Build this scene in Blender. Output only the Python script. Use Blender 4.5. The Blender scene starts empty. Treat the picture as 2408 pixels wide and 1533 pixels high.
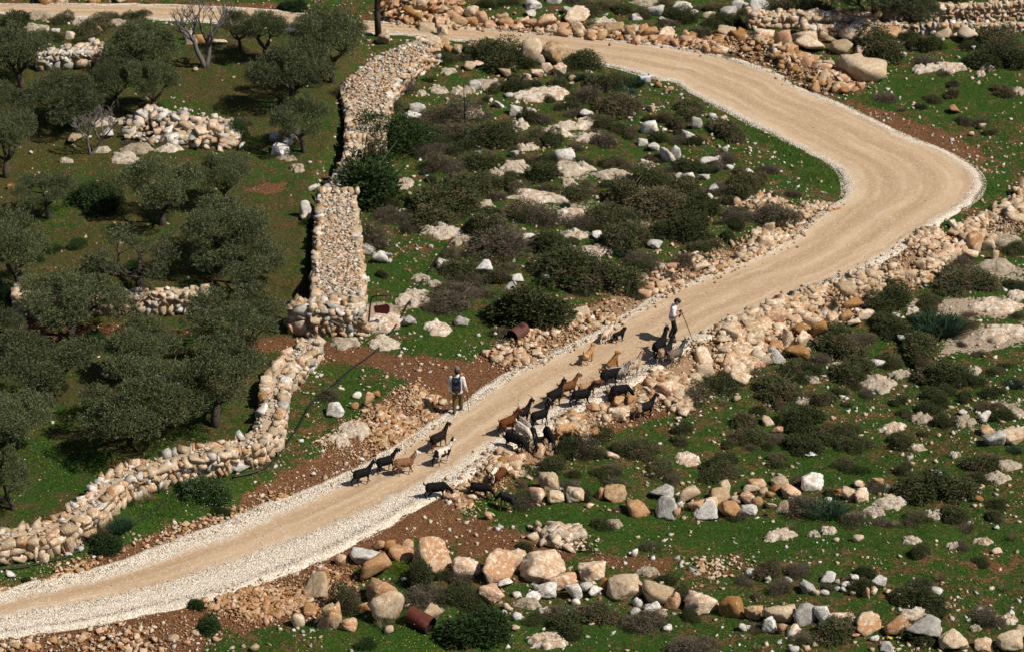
import bpy, bmesh, math, random
import numpy as np
from mathutils import Vector, Matrix, Euler

random.seed(7); RNG = np.random.default_rng(7)
scene = bpy.context.scene
COL = scene.collection

# ------------------------------------------------------------------ camera
IW, IH, FPX = 2408.0, 1533.0, 6425.0          # photograph's display size and focal length in those pixels
CAM_H, PITCH = 48.5, math.radians(28.0)
cd = bpy.data.cameras.new('camera'); cam = bpy.data.objects.new('camera', cd); COL.objects.link(cam)
cam.location = (0, 0, CAM_H); cam.rotation_euler = (math.pi/2 - PITCH, 0, 0)
cd.sensor_width = 36; cd.lens = 36*FPX/IW; cd.clip_start = 1; cd.clip_end = 8000
scene.camera = cam
scene.render.resolution_x = 1024; scene.render.resolution_y = 651

# ------------------------------------------------------------------ sky and sun
SUN_EL = math.radians(50); SUN_AZ = math.radians(110)   # clockwise from +Y
w = bpy.data.worlds.new('World'); scene.world = w; w.use_nodes = True
nt = w.node_tree; bg = nt.nodes['Background']; sk = nt.nodes.new('ShaderNodeTexSky')
sk.sky_type = 'NISHITA'; sk.sun_disc = False; sk.sun_elevation = SUN_EL; sk.sun_rotation = SUN_AZ
sk.air_density = 1.0; sk.dust_density = 1.0
nt.links.new(sk.outputs[0], bg.inputs[0]); bg.inputs[1].default_value = 0.05
sd = bpy.data.lights.new('sun', 'SUN'); so = bpy.data.objects.new('sun', sd); COL.objects.link(so)
sd.energy = 5.0; sd.angle = math.radians(0.55); sd.color = (1.0, 0.93, 0.83)
sv = Vector((math.sin(SUN_AZ)*math.cos(SUN_EL), math.cos(SUN_AZ)*math.cos(SUN_EL), math.sin(SUN_EL)))
so.rotation_euler = (-sv).to_track_quat('-Z', 'Y').to_euler(); so.location = (40, 40, 80)
vs = scene.view_settings; vs.view_transform = 'Standard'; vs.look = 'None'; vs.gamma = 1; vs.exposure = 0.06
vs.use_curve_mapping = False

# ------------------------------------------------------------------ helpers: projection and noise
FW = np.array([0, math.cos(PITCH), -math.sin(PITCH)]); UP = np.array([0, math.sin(PITCH), math.cos(PITCH)])
SINP, COSP = math.sin(PITCH), math.cos(PITCH)
def ray(px, py):
    px = np.atleast_1d(np.asarray(px, float)); py = np.atleast_1d(np.asarray(py, float))
    d = FW[None] + np.array([1.0, 0, 0])[None]*((px-IW/2)/FPX)[:, None] - UP[None]*((py-IH/2)/FPX)[:, None]
    return d
def onplane(pts, z=0.0):
    pts = np.asarray(pts, float); d = ray(pts[:, 0], pts[:, 1])
    t = (z-CAM_H)/d[:, 2]
    return d[:, :2]*t[:, None]
def project(P):
    P = np.atleast_2d(np.asarray(P, float)) - np.array([0, 0, CAM_H])
    dep = P@FW
    return np.stack([IW/2+FPX*P[:, 0]/dep, IH/2-FPX*(P@UP)/dep], 1), dep
def ss(x, a, b):
    t = np.clip((x-a)/(b-a), 0, 1); return t*t*(3-2*t)
def vnoise(x, y, seed=0):
    xi = np.floor(x).astype(np.int64); yi = np.floor(y).astype(np.int64); fx = x-xi; fy = y-yi
    fx = fx*fx*(3-2*fx); fy = fy*fy*(3-2*fy)
    def h(a, b):
        n = (a*374761393 + b*668265263 + seed*974711) & 0x7fffffff
        n = ((n ^ (n >> 13))*1274126177) & 0x7fffffff
        return ((n ^ (n >> 16)) & 0xffff)/65535.0
    return (h(xi, yi)*(1-fx)+h(xi+1, yi)*fx)*(1-fy)+(h(xi, yi+1)*(1-fx)+h(xi+1, yi+1)*fx)*fy
def fbm(x, y, seed=0, o=4):
    s = 0; a = 1; t = 0
    for i in range(o):
        s = s+a*vnoise(x*2**i, y*2**i, seed+i*17); t += a; a *= .5
    return s/t
def inpoly(x, y, poly):
    inside = np.zeros(x.shape, bool); n = len(poly)
    for i in range(n):
        x0, y0 = poly[i]; x1, y1 = poly[(i+1) % n]
        c = ((y0 > y) != (y1 > y))
        inside ^= c & (x < (x1-x0)*(y-y0)/((y1-y0) if abs(y1-y0) > 1e-12 else 1e-12)+x0)
    return inside
def dline(x, y, pts, closed=False):
    """distance to a polyline and the running parameter of the nearest point"""
    best = np.full(x.shape, 1e9); par = np.zeros(x.shape)
    n = len(pts)
    for i in range(n if closed else n-1):
        a = pts[i]; b = pts[(i+1) % n]; d = b-a; L = max(d@d, 1e-12)
        t = np.clip(((x-a[0])*d[0]+(y-a[1])*d[1])/L, 0, 1)
        q = np.hypot(x-a[0]-t*d[0], y-a[1]-t*d[1])
        m = q < best; best = np.where(m, q, best); par = np.where(m, i+t, par)
    return best, par
def sdpoly(x, y, poly):
    d, _ = dline(x, y, poly, True); return np.where(inpoly(x, y, poly), d, -d)
def resample(P, n):
    P = np.asarray(P, float); s = np.concatenate([[0], np.cumsum(np.linalg.norm(np.diff(P, axis=0), axis=1))])
    u = np.linspace(0, s[-1], n); return np.stack([np.interp(u, s, P[:, k]) for k in range(P.shape[1])], 1)
def plen(P): return float(np.sum(np.linalg.norm(np.diff(np.asarray(P), axis=0), axis=1)))
def smooth_line(P, it=2):
    P = np.asarray(P, float)
    for _ in range(it):
        Q = P.copy(); Q[1:-1] = .25*P[:-2]+.5*P[1:-1]+.25*P[2:]; P = Q
    return P
KC = .3452
ORG = {1: (0, 0), 2: (764.4, 0), 3: (1584.7, 0), 4: (0, 499.8), 5: (764.4, 499.8), 6: (1584.7, 499.8), 7: (0, 1003.7), 8: (764.4, 1003.7), 9: (1584.7, 1003.7)}
def cp(c, pts): o = ORG[c]; return [(o[0]+x*KC, o[1]+y*KC) for x, y in pts]

# ------------------------------------------------------------------ helpers: meshes and objects
def mesh_np(name, V, F, smooth=False):
    """V (n,3), F (m,k) with one face size, or a list of such arrays"""
    me = bpy.data.meshes.new(name); V = np.asarray(V, np.float32)
    Fs = F if isinstance(F, list) else [F]
    Fs = [np.asarray(f, np.int32) for f in Fs if len(f)]
    me.vertices.add(len(V)); me.vertices.foreach_set('co', V.ravel())
    loops = np.concatenate([f.ravel() for f in Fs]); tot = np.concatenate([np.full(len(f), f.shape[1]) for f in Fs])
    me.loops.add(len(loops)); me.loops.foreach_set('vertex_index', loops.astype(np.int32))
    me.polygons.add(len(tot)); st = np.concatenate([[0], np.cumsum(tot)[:-1]])
    me.polygons.foreach_set('loop_start', st.astype(np.int32))
    try: me.polygons.foreach_set('loop_total', tot.astype(np.int32))
    except Exception: pass
    if smooth: me.polygons.foreach_set('use_smooth', np.ones(len(tot), bool))
    me.update(calc_edges=True)
    return me
def link(name, data, parent=None, mat=None, loc=None, rot=None, scale=None):
    o = bpy.data.objects.new(name, data); COL.objects.link(o)
    if parent is not None: o.parent = parent
    if mat is not None and data is not None:
        if not data.materials: data.materials.append(mat)
        elif data.materials[0] is not mat:
            o.material_slots[0].link = 'OBJECT'; o.material_slots[0].material = mat
    if loc is not None: o.location = loc
    if rot is not None: o.rotation_euler = rot
    if scale is not None: o.scale = scale
    return o
def tag(o, label, cat, group=None):
    o['label'] = label; o['category'] = cat
    if group: o['group'] = group
    return o
def kind(o, k, label=None):
    o['kind'] = k
    if label: o['label'] = label
    return o
class MB:
    """collects pieces into one mesh"""
    def __init__(s): s.V = []; s.F3 = []; s.F4 = []; s.n = 0
    def add(s, V, F):
        V = np.asarray(V, float); F = np.asarray(F, int)+s.n
        (s.F3 if F.shape[1] == 3 else s.F4).append(F); s.V.append(V); s.n += len(V)
    def mesh(s, name, smooth=False):
        Fs = []
        if s.F3: Fs.append(np.concatenate(s.F3))
        if s.F4: Fs.append(np.concatenate(s.F4))
        return mesh_np(name, np.concatenate(s.V), Fs, smooth)
def tube(pts, rad, n=6, cap=True):
    pts = np.asarray(pts, float); rad = np.broadcast_to(np.asarray(rad, float), (len(pts),))
    T = np.gradient(pts, axis=0); T /= np.linalg.norm(T, axis=1)[:, None]+1e-12
    a = np.array([0, 0, 1.0]) if abs(T[0, 2]) < .9 else np.array([1.0, 0, 0])
    u = np.cross(a, T[0]); u /= np.linalg.norm(u); V = []
    ang = np.linspace(0, 2*math.pi, n, endpoint=False)
    for i in range(len(pts)):
        u = u-T[i]*(u@T[i]); u /= np.linalg.norm(u)+1e-12; v = np.cross(T[i], u)
        V.append(pts[i]+rad[i]*(np.cos(ang)[:, None]*u+np.sin(ang)[:, None]*v))
    V = np.concatenate(V); F = []
    for i in range(len(pts)-1):
        for k in range(n):
            F.append((i*n+k, i*n+(k+1) % n, (i+1)*n+(k+1) % n, (i+1)*n+k))
    if cap:
        V = np.concatenate([V, pts[:1], pts[-1:]]); c0 = len(V)-2; c1 = len(V)-1; b = (len(pts)-1)*n
        for k in range(n):
            F.append((c0, c0, (k+1) % n, k)); F.append((c1, c1, b+k, b+(k+1) % n))
    F = np.array(F); q = F[F[:, 0] != F[:, 1]]; t = F[F[:, 0] == F[:, 1]][:, 1:]
    return V, q, t
def add_tube(mb, pts, rad, n=6):
    V, q, t = tube(pts, rad, n); b = mb.n; mb.V.append(V); mb.F4.append(q+b)
    if len(t): mb.F3.append(t+b)
    mb.n += len(V)

# ------------------------------------------------------------------ materials
def mat(name, rough=.9, spec=.2):
    m = bpy.data.materials.new(name); m.use_nodes = True
    p = m.node_tree.nodes['Principled BSDF']; p.inputs['Roughness'].default_value = rough
    p.inputs['Specular IOR Level'].default_value = spec
    return m, m.node_tree, p
def nd(nt, t, **k):
    n = nt.nodes.new('ShaderNode'+t)
    for a, b in k.items(): setattr(n, a, b)
    return n
def mixc(nt, f, a, b, mode='MIX'):
    n = nd(nt, 'Mix', data_type='RGBA', blend_type=mode)
    for i, v in ((0, f), (6, a), (7, b)):
        if isinstance(v, bpy.types.NodeSocket): nt.links.new(v, n.inputs[i])
        elif i == 0: n.inputs[i].default_value = v
        else: n.inputs[i].default_value = (*v, 1)
    return n.outputs[2]
def mth(nt, op, a, b=0.0, clamp=False):
    n = nd(nt, 'Math', operation=op, use_clamp=clamp)
    for i, v in enumerate((a, b)):
        if isinstance(v, bpy.types.NodeSocket): nt.links.new(v, n.inputs[i])
        else: n.inputs[i].default_value = v
    return n.outputs[0]
def smap(nt, v, a, b, c=0.0, d=1.0):
    n = nd(nt, 'MapRange', interpolation_type='SMOOTHSTEP'); nt.links.new(v, n.inputs[0])
    for i, q in enumerate((a, b, c, d)): n.inputs[i+1].default_value = q
    return n.outputs[0]
def noise(nt, vec, scale, detail=3, rough=.55, dim=0):
    n = nd(nt, 'TexNoise'); n.inputs['Scale'].default_value = scale; n.inputs['Detail'].default_value = detail
    n.inputs['Roughness'].default_value = rough
    if vec is not None: nt.links.new(vec, n.inputs['Vector'])
    return n.outputs['Fac']
def bump(nt, p, h, strength=.5, dist=.03):
    n = nd(nt, 'Bump'); n.inputs['Strength'].default_value = strength; n.inputs['Distance'].default_value = dist
    nt.links.new(h, n.inputs['Height']); nt.links.new(n.outputs[0], p.inputs['Normal'])
def geo_pos(nt): return nd(nt, 'NewGeometry').outputs['Position']
def rnd_obj(nt): return nd(nt, 'ObjectInfo').outputs['Random']
def rnd_isl(nt): return nd(nt, 'NewGeometry').outputs['Random Per Island']
def attr(nt, name): n = nd(nt, 'Attribute'); n.attribute_name = name; return n.outputs['Fac']

def rock_mat(name, base, stain, pale, stain_amt=.5, pale_amt=.5):
    m, t, p = mat(name, .92, .12); pos = geo_pos(t); r = rnd_obj(t); ri = rnd_isl(t)
    rr = mth(t, 'FRACT', mth(t, 'ADD', r, ri))
    n1 = noise(t, pos, 2.4, 5, .62); n2 = noise(t, pos, 6.5, 5, .68); n3 = noise(t, pos, 24, 4, .65)
    s = smap(t, mth(t, 'ADD', n1, mth(t, 'MULTIPLY', rr, .30)), .80-stain_amt*.32, .92-stain_amt*.32)
    c = mixc(t, mth(t, 'MULTIPLY', s, .9), base, stain)
    l = smap(t, n2, .64-pale_amt*.25, .74-pale_amt*.25)
    c = mixc(t, mth(t, 'MULTIPLY', l, .8), c, pale)
    d = smap(t, n3, .57, .70); c = mixc(t, mth(t, 'MULTIPLY', d, .32), c, (base[0]*.42, base[1]*.36, base[2]*.30))
    vo = nd(t, 'TexVoronoi'); vo.feature = 'DISTANCE_TO_EDGE'; vo.inputs['Scale'].default_value = 3.2
    wv = nd(t, 'VectorMath', operation='ADD'); t.links.new(pos, wv.inputs[0]); nv = nd(t, 'TexNoise'); nv.inputs['Scale'].default_value = 3.0; t.links.new(pos, nv.inputs['Vector']); t.links.new(nv.outputs['Color'], wv.inputs[1]); t.links.new(wv.outputs[0], vo.inputs['Vector'])
    crack = smap(t, vo.outputs['Distance'], .0, .045)
    c = mixc(t, mth(t, 'MULTIPLY', mth(t, 'SUBTRACT', 1., crack), .22), c, (base[0]*.35, base[1]*.28, base[2]*.22))
    hsv = nd(t, 'HueSaturation'); t.links.new(c, hsv.inputs['Color'])
    t.links.new(mth(t, 'ADD', mth(t, 'MULTIPLY', rr, .55), .64), hsv.inputs['Value'])
    t.links.new(mth(t, 'ADD', mth(t, 'MULTIPLY', rr, -.35), 1.1), hsv.inputs['Saturation'])
    t.links.new(hsv.outputs[0], p.inputs['Base Color'])
    h = mth(t, 'ADD', mth(t, 'ADD', mth(t, 'MULTIPLY', n2, 1.6), n3), mth(t, 'MULTIPLY', crack, .35))
    bump(t, p, h, .65, .036)
    return m
M = {}
M['w'] = rock_mat('limestone_grey', (.52, .48, .42), (.46, .33, .22), (.70, .68, .63), .25, .75)
M['b'] = rock_mat('limestone_beige', (.58, .43, .275), (.47, .255, .105), (.70, .60, .455), .40, .6)
M['o'] = rock_mat('limestone_rust', (.46, .25, .105), (.38, .16, .05), (.60, .45, .30), .45, .4)
M['m'] = rock_mat('limestone_mixed', (.57, .40, .235), (.45, .205, .07), (.69, .58, .43), .72, .55)
M['s'] = rock_mat('limestone_slab', (.52, .42, .31), (.40, .25, .13), (.66, .60, .51), .35, .6)

def leaf_mat(name, cols, dead=None, dead_amt=0., rough=.65, spec=.12, trans=.15):
    m, t, p = mat(name, rough, spec); ri = rnd_isl(t); r = rnd_obj(t)
    ramp = nd(t, 'ValToRGB'); cr = ramp.color_ramp
    for i, c in enumerate(cols):
        e = cr.elements[i] if i < 2 else cr.elements.new(.5)
        e.position = i/(len(cols)-1); e.color = (*c, 1)
    t.links.new(ri, ramp.inputs[0]); c = ramp.outputs[0]
    if dead:
        n = noise(t, geo_pos(t), 2.2, 2); f = smap(t, mth(t, 'ADD', n, mth(t, 'MULTIPLY', r, .25)), .74-dead_amt*.4, .90-dead_amt*.4)
        c = mixc(t, mth(t, 'MULTIPLY', f, .9), c, dead)
    hsv = nd(t, 'HueSaturation'); t.links.new(c, hsv.inputs['Color'])
    t.links.new(mth(t, 'ADD', mth(t, 'MULTIPLY', r, .5), .75), hsv.inputs['Value'])
    t.links.new(hsv.outputs[0], p.inputs['Base Color'])
    if trans:
        p.inputs['Subsurface Weight'].default_value = 0
        tr = nd(t, 'BsdfTranslucent'); t.links.new(hsv.outputs[0], tr.inputs[0])
        ms = nd(t, 'MixShader'); ms.inputs[0].default_value = trans
        t.links.new(p.outputs[0], ms.inputs[1]); t.links.new(tr.outputs[0], ms.inputs[2])
        t.links.new(ms.outputs[0], t.nodes['Material Output'].inputs[0])
    return m
M['olive'] = leaf_mat('olive_leaf', [(.010, .016, .004), (.17, .195, .088), (.037, .051, .015)], trans=.15, rough=.5, spec=.22)
M['g'] = leaf_mat('thorn_shrub', [(.015, .023, .006), (.092, .104, .040), (.042, .055, .018)], (.12, .088, .055), .25)
M['p'] = leaf_mat('dry_shrub', [(.045, .036, .024), (.19, .152, .11), (.10, .08, .055)], (.05, .052, .025), .35, .9, .1)
M['e'] = leaf_mat('green_shrub', [(.010, .022, .006), (.05, .085, .026), (.024, .045, .013)])
M['k'] = leaf_mat('strap_leaf', [(.016, .04, .020), (.055, .10, .055), (.03, .065, .035)])
M['l'] = leaf_mat('light_shrub', [(.05, .09, .01), (.17, .22, .03), (.10, .15, .02)])
M['grass'] = leaf_mat('grass', [(.022, .060, .006), (.10, .19, .025), (.05, .115, .013)], (.14, .12, .04), .18, trans=.3)
M['straw'] = leaf_mat('straw', [(.16, .13, .07), (.34, .28, .17), (.22, .18, .10)])
def plain(name, c, rough=.8, spec=.3, var=.25, sc=8, metal=0):
    m, t, p = mat(name, rough, spec); n = noise(t, geo_pos(t), sc, 4)
    c2 = tuple(min(1, q*(1+var)) for q in c); c1 = tuple(q*(1-var) for q in c)
    t.links.new(mixc(t, n, c1, c2), p.inputs['Base Color']); p.inputs['Metallic'].default_value = metal
    bump(t, p, n, .2, .01); return m
M['bark'] = plain('olive_bark', (.075, .06, .05), .95, .1, .5, 14)
M['barebark'] = plain('grey_bark', (.16, .14, .135), .95, .1, .3, 14)
# ------------------------------------------------------------------ layout of the road
ROAD_L = [(-160,1440),(-60,1412),(0,1394),(104,1364),(242,1335),(345,1297),(414,1266),(500,1242),(587,1197),(690,1166),(823,1111),(958,1028),(1034,982),(1100,940),(1161,897),(1213,866),(1317,821),(1386,786),(1455,748),(1524,707),(1585,676),(1688,638),(1792,600),(1871,555),(1895,528),(1930,497),(1989,459),(1985,431),(1978,408),(1940,380),(1878,349),(1809,311),(1750,286),(1723,269),(1654,238),(1619,214),(1588,193),(1524,183),(1455,162),(1351,141),(1230,118),(1130,104),(1061,94),(916,80),(780,80),(656,72),(500,55),(345,45),(173,41),(0,33),(-200,30)]
ROAD_R = [(-160,1520),(-60,1508),(0,1501),(104,1487),(242,1466),(345,1442),(449,1421),(552,1394),(656,1356),(700,1340),(764,1314),(833,1276),(909,1242),(954,1207),(1006,1180),(1075,1142),(1144,1097),(1179,1066),(1240,1040),(1303,1008),(1369,962),(1440,930),(1507,900),(1558,866),(1600,831),(1671,797),(1723,769),(1806,731),(1861,703),(1930,679),(2016,652),(2085,614),(2165,562),(2213,528),(2258,497),(2306,459),(2313,421),(2292,397),(2223,356),(2137,324),(2085,300),(1982,249),(1930,228),(1871,204),(1826,169),(1757,148),(1688,128),(1588,110),(1420,93),(1317,83),(1250,78),(1179,72),(1058,66),(902,57),(780,44),(690,33),(587,21),(414,14),(207,12),(0,14),(-200,14)]
KEYS = [((-160,1440),(-160,1520)),((587,1197),(700,1340)),((958,1028),(1075,1142)),((1213,866),(1369,962)),((1585,676),(1723,769)),((1895,528),(2085,614)),((1989,459),(2306,459)),((1940,380),(2137,324)),((1723,269),(1871,204)),((1588,193),(1688,128)),((1230,118),(1250,78)),((916,80),(902,57)),((-200,30),(-200,14))]
def road_strip(step=.25):
    Ls, Rs = [], []
    for k in range(len(KEYS)-1):
        a, b = ROAD_L.index(KEYS[k][0]), ROAD_L.index(KEYS[k+1][0]); c, d = ROAD_R.index(KEYS[k][1]), ROAD_R.index(KEYS[k+1][1])
        l = onplane(ROAD_L[a:b+1]); r = onplane(ROAD_R[c:d+1])
        n = max(3, int(max(plen(l), plen(r))/step)); l = resample(l, n); r = resample(r, n)
        Ls.append(l[:-1]); Rs.append(r[:-1])
    return np.concatenate(Ls), np.concatenate(Rs)
RL, RR = road_strip()
RL = smooth_line(RL, 6); RR = smooth_line(RR, 6)
RKEY = np.concatenate([[0], np.cumsum([max(3, int(max(plen(onplane(ROAD_L[ROAD_L.index(KEYS[k][0]):ROAD_L.index(KEYS[k+1][0])+1])), plen(onplane(ROAD_R[ROAD_R.index(KEYS[k][1]):ROAD_R.index(KEYS[k+1][1])+1])))/.25))-1 for k in range(len(KEYS)-1)])]).astype(float)
RPOLY = np.concatenate([RL[::5], RR[::-1][::5]])
RL3, RR3 = RL[::5], RR[::5]
# verge heights left and right of the road at each key
VL = [.25, .35, .45, .20, .20, .18, .15, .15, .15, .15, .12, .1, .1]
VR = [-.25, -.3, -.4, -.5, -.6, -.5, -.25, -.15, .15, .3, .3, .25, .2]
def road_info(x, y):
    dl, pl = dline(x, y, RL3); dr, pr = dline(x, y, RR3); ins = inpoly(x, y, RPOLY)
    left = dl < dr; d = np.where(ins, 0, np.minimum(dl, dr)); par = np.where(left, pl, pr)*5
    return d, left, par, ins, dl, dr

# walls: lower curved wall foot line, terraces
W1_FOOT = [(-60,1345),(0,1330),(38,1324),(104,1315),(162,1301),(207,1272),(248,1240),(278,1200),(296,1180),(345,1162),(414,1143),(518,1124),(587,1105),(649,1081),(666,1040),(672,1020),(676,980),(680,930),(722,893),(752,858),(758,846)]
GROVE_LOW = onplane([(-80,1330),(0,1318),(160,1290),(250,1215),(300,1160),(420,1125),(590,1085),(650,1050),(655,930),(735,825),(620,850),(400,850),(200,850),(-80,850)])
GROVE_UP = onplane([(-80,745),(45,742),(260,742),(480,742),(560,700),(690,700),(740,690),(760,440),(820,330),(815,200),(880,120),(600,120),(-80,150)])
def height(x, y):
    x = np.asarray(x, float); y = np.asarray(y, float)
    d, left, par, ins, dl, dr = road_info(x, y)
    vl = np.interp(par, RKEY, VL); vr = np.interp(par, RKEY, VR); v = np.where(left, vl, vr)
    off = v*ss(d, .05, 1.5)*(1-ss(d, 5, 16))
    und = (fbm(x*.09, y*.09, 3, 3)-.5)*.7*ss(d, .3, 6)
    g1 = .35*ss(sdpoly(x, y, GROVE_LOW), -.1, .7); g2 = .55*ss(sdpoly(x, y, GROVE_UP), -.05, .5)
    bum = ((fbm(x*.9, y*.9, 11, 3)-.5)*.16+(fbm(x*3.2, y*3.2, 21, 2)-.5)*.06)*ss(d, .05, .8)
    far = ss(np.hypot(x, y-95), 60, 400)*8*(fbm(x*.006, y*.006, 5, 3)-.45)*np.where(y > 60, 1, .2)
    return off+und+g1+g2+bum+far-.02*ins
def place(px, py):
    px = np.atleast_1d(np.asarray(px, float)); py = np.atleast_1d(np.asarray(py, float))
    d = ray(px, py); z = np.zeros(len(px))
    for _ in range(7):
        t = (z-CAM_H)/d[:, 2]; P = d*t[:, None]; z = .4*z+.6*height(P[:, 0], P[:, 1])
    t = (z-CAM_H)/d[:, 2]; P = d*t[:, None]; return np.stack([P[:, 0], P[:, 1], height(P[:, 0], P[:, 1])], 1)
def place1(px, py): return place([px], [py])[0]
def pxm(p):  # picture pixels per metre at a point
    return FPX/float((np.asarray(p)-np.array([0, 0, CAM_H]))@FW)
def gpoly(pts): return place([p[0] for p in pts], [p[1] for p in pts])[:, :2]

# ------------------------------------------------------------------ what the ground is made of
EARTH = [  # polygon in picture space laid on the ground, strength, softness
 (cp(5, [(-60,880),(150,900),(400,965),(700,985),(900,1000),(1060,1030),(1160,1130),(1120,1200),(960,1250),(850,1300),(700,1290),(620,1180),(400,1080),(180,1010),(-60,1000)]), 1.0, .5),
 (cp(4, [(1550,890),(1830,840),(2120,850),(2400,900),(2400,1010),(2200,985),(1950,940),(1600,960),(1500,950)]), .9, .4),
 (cp(4, [(120,700),(320,690),(480,720),(860,760),(1300,800),(1300,840),(860,870),(500,850),(170,860),(60,790)]), .8, .5),
 (cp(7, [(-40,1450),(500,1400),(1000,1290),(1330,1230),(1400,1400),(1380,1560),(-40,1560)]), .95, .3),
 (cp(7, [(1390,1200),(1900,1040),(2400,880),(2400,1180),(2250,1330),(1900,1330),(1650,1420),(1500,1330)]), .95, .4),
 (cp(8, [(300,760),(520,600),(720,510),(860,520),(1080,600),(1400,720),(1700,840),(2385,900),(2385,1030),(1900,960),(1400,880),(1000,900),(700,800),(450,800)]), .7, .8),
 (cp(9, [(-100,880),(300,850),(1000,870),(1000,930),(400,1060),(0,1060)]), .5, 1.0),
 (cp(9, [(1850,900),(2385,860),(2385,1000),(1950,980)]), .6, .7),
 (cp(5, [(640,1130),(860,1300),(760,1400),(600,1500),(200,1540),(100,1450),(350,1300),(420,1180)]), .7, .6),
 (cp(4, [(1990,1430),(2400,1340),(2400,1540),(1990,1540)]), .5, .7),
 (cp(3, [(1050,690),(1450,860),(1900,1080),(2080,1160),(2200,1080),(1900,900),(1500,760),(1150,660)]), .6, .6),
 (cp(2, [(380,0),(880,0),(1000,190),(380,170)]), .9, .5),
 (cp(3, [(0,240),(400,240),(800,380),(1200,480),(1300,640),(1000,640),(760,500),(400,360),(0,310)]), .85, .6),
 (cp(1, [(0,0),(2000,0),(2000,90),(1300,40),(0,40)]), .8, .6),
 (cp(1, [(1650,1300),(1800,1250),(1960,1250),(1930,1310),(1800,1330)]), .8, .3),
 (cp(6, [(1830,190),(1950,110),(2200,90),(2220,140),(2000,190)]), .8, .3),
]
PALE = [
 (cp(6, [(1800,480),(1850,370),(2400,330),(2400,470),(2150,470),(1950,500)]), .7, .5),
 (cp(6, [(1580,620),(1700,580),(2400,560),(2400,680),(2250,730),(1800,720)]), .75, .6),
 (cp(6, [(1850,830),(2050,770),(2400,740),(2400,920),(2100,950),(1800,980)]), .8, .6),
 (cp(6, [(1600,1300),(1750,1370),(1700,1480),(1620,1450)]), .6, .5),
 (cp(6, [(2050,1280),(2400,1260),(2400,1420),(2200,1430)]), .6, .5),
 (cp(5, [(250,620),(420,600),(560,640),(520,800),(330,840),(240,760)]), .8, .3),
 (cp(5, [(450,620),(700,560),(710,640),(500,680)]), .7, .3),
 (cp(2, [(1450,860),(1900,850),(1950,920),(1700,970),(1500,940)]), .5, .5),
 (cp(2, [(1480,1130),(1850,1120),(1900,1230),(1600,1240)]), .55, .5),
 (cp(2, [(1050,1400),(2000,1350),(2000,1533),(1000,1533)]), .5, .7),
 (cp(8, [(1380,1420),(1650,1430),(1650,1500),(1380,1490)]), .6, .4),
 (cp(9, [(1650,-20),(2385,-20),(2385,100),(2000,60)]), .45, .6),
 (cp(5, [(60,1430),(330,1420),(420,1533),(60,1560)]), .5, .4),
]
LUSH = [
 (cp(3, [(400,800),(520,850),(850,1000),(1160,1190),(1170,1290),(1000,1270),(850,1250),(650,1000),(450,900)]), 1., .4),
 (cp(3, [(1100,660),(1500,700),(1550,770),(1300,740)]), .9, .4),
 (cp(3, [(1400,480),(2385,520),(2385,800),(1700,760),(1350,600)]), .6, 1.),
 (cp(3, [(2080,1190),(2300,1180),(2250,1330),(2120,1340),(2080,1260)]), 1., .3),
 (cp(6, [(1720,170),(1900,10),(2050,40),(1980,110),(1850,190)]), 1., .25),
 (cp(6, [(640,670),(900,560),(980,590),(700,690)]), 1., .2),
 (cp(8, [(900,510),(1100,480),(1250,560),(1180,620),(1000,550)]), 1., .3),
 (cp(8, [(1100,560),(2400,600),(2400,830),(1900,860),(1500,700)]), .8, .8),
 (cp(9, [(-50,640),(1200,640),(2385,720),(2385,850),(-50,860)]), .8, .8),
 (cp(9, [(500,160),(1300,160),(1400,400),(700,330)]), .7, .6),
 (cp(8, [(0,1380),(500,1300),(1000,1250),(2385,1250),(2385,1560),(-200,1560)]), .7, .8),
 (cp(5, [(280,330),(700,330),(800,700),(1200,650),(1150,900),(900,980),(600,960),(480,800),(720,650),(280,500)]), .8, .6),
 (cp(7, [(820,520),(1200,430),(1620,380),(1640,600),(1000,700),(850,650)]), .9, .4),
 (cp(7, [(0,960),(400,900),(500,960),(0,1110)]), .8, .3),
 (cp(7, [(0,100),(700,100),(800,300),(300,500),(0,500)]), .7, .8),
 (cp(5, [(0,1030),(200,1080),(450,1180),(250,1400),(0,1500)]), .6, .6),
 (cp(3, [(1500,150),(2385,110),(2385,190),(1600,210)]), 1., .3),
]
LUSHP = [(gpoly(p), s, f) for p, s, f in LUSH]; EARTHP = [(gpoly(p), s, f) for p, s, f in EARTH]; PALEP = [(gpoly(p), s, f) for p, s, f in PALE]
GROVE_ALL = onplane([(-400,1345),(0,1330),(104,1315),(207,1272),(278,1200),(345,1160),(590,1103),(655,1060),(680,925),(760,815),(735,700),(745,440),(815,300),(815,200),(880,120),(800,90),(-400,40)])
def masks(x, y):
    d, left, par, ins, dl, dr = road_info(x, y)
    def acc(L):
        a = np.zeros(x.shape)
        for p, s, f in L: a = np.maximum(a, s*ss(sdpoly(x, y, p), -f, f))
        return a
    e = acc(EARTHP); pa = acc(PALEP); lu = acc(LUSHP)
    kk = np.where(left, np.interp(par, RKEY, [.6,.9,.95,.95,.95,.7,.1,.1,.1,.3,.3,.2,.2]), np.interp(par, RKEY, [1,.95,.8,.9,.95,.9,.3,.8,.4,.9,.9,.5,.5]))
    wd = np.where(left, np.interp(par, RKEY, [.5,.7,1.5,1.3,1.1,.8,.3,.3,.4,.5,.5,.4,.4]), np.interp(par, RKEY, [.9,.9,.8,1.3,1.6,1.6,.5,.9,.7,.9,.9,.6,.6]))
    e = np.maximum(e, kk*(1-ss(d, wd*.7, wd*1.5))*(1-.85*lu))
    gr = ss(sdpoly(x, y, GROVE_ALL), -.3, .6)
    return e, pa, lu, gr, d, ins
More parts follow.
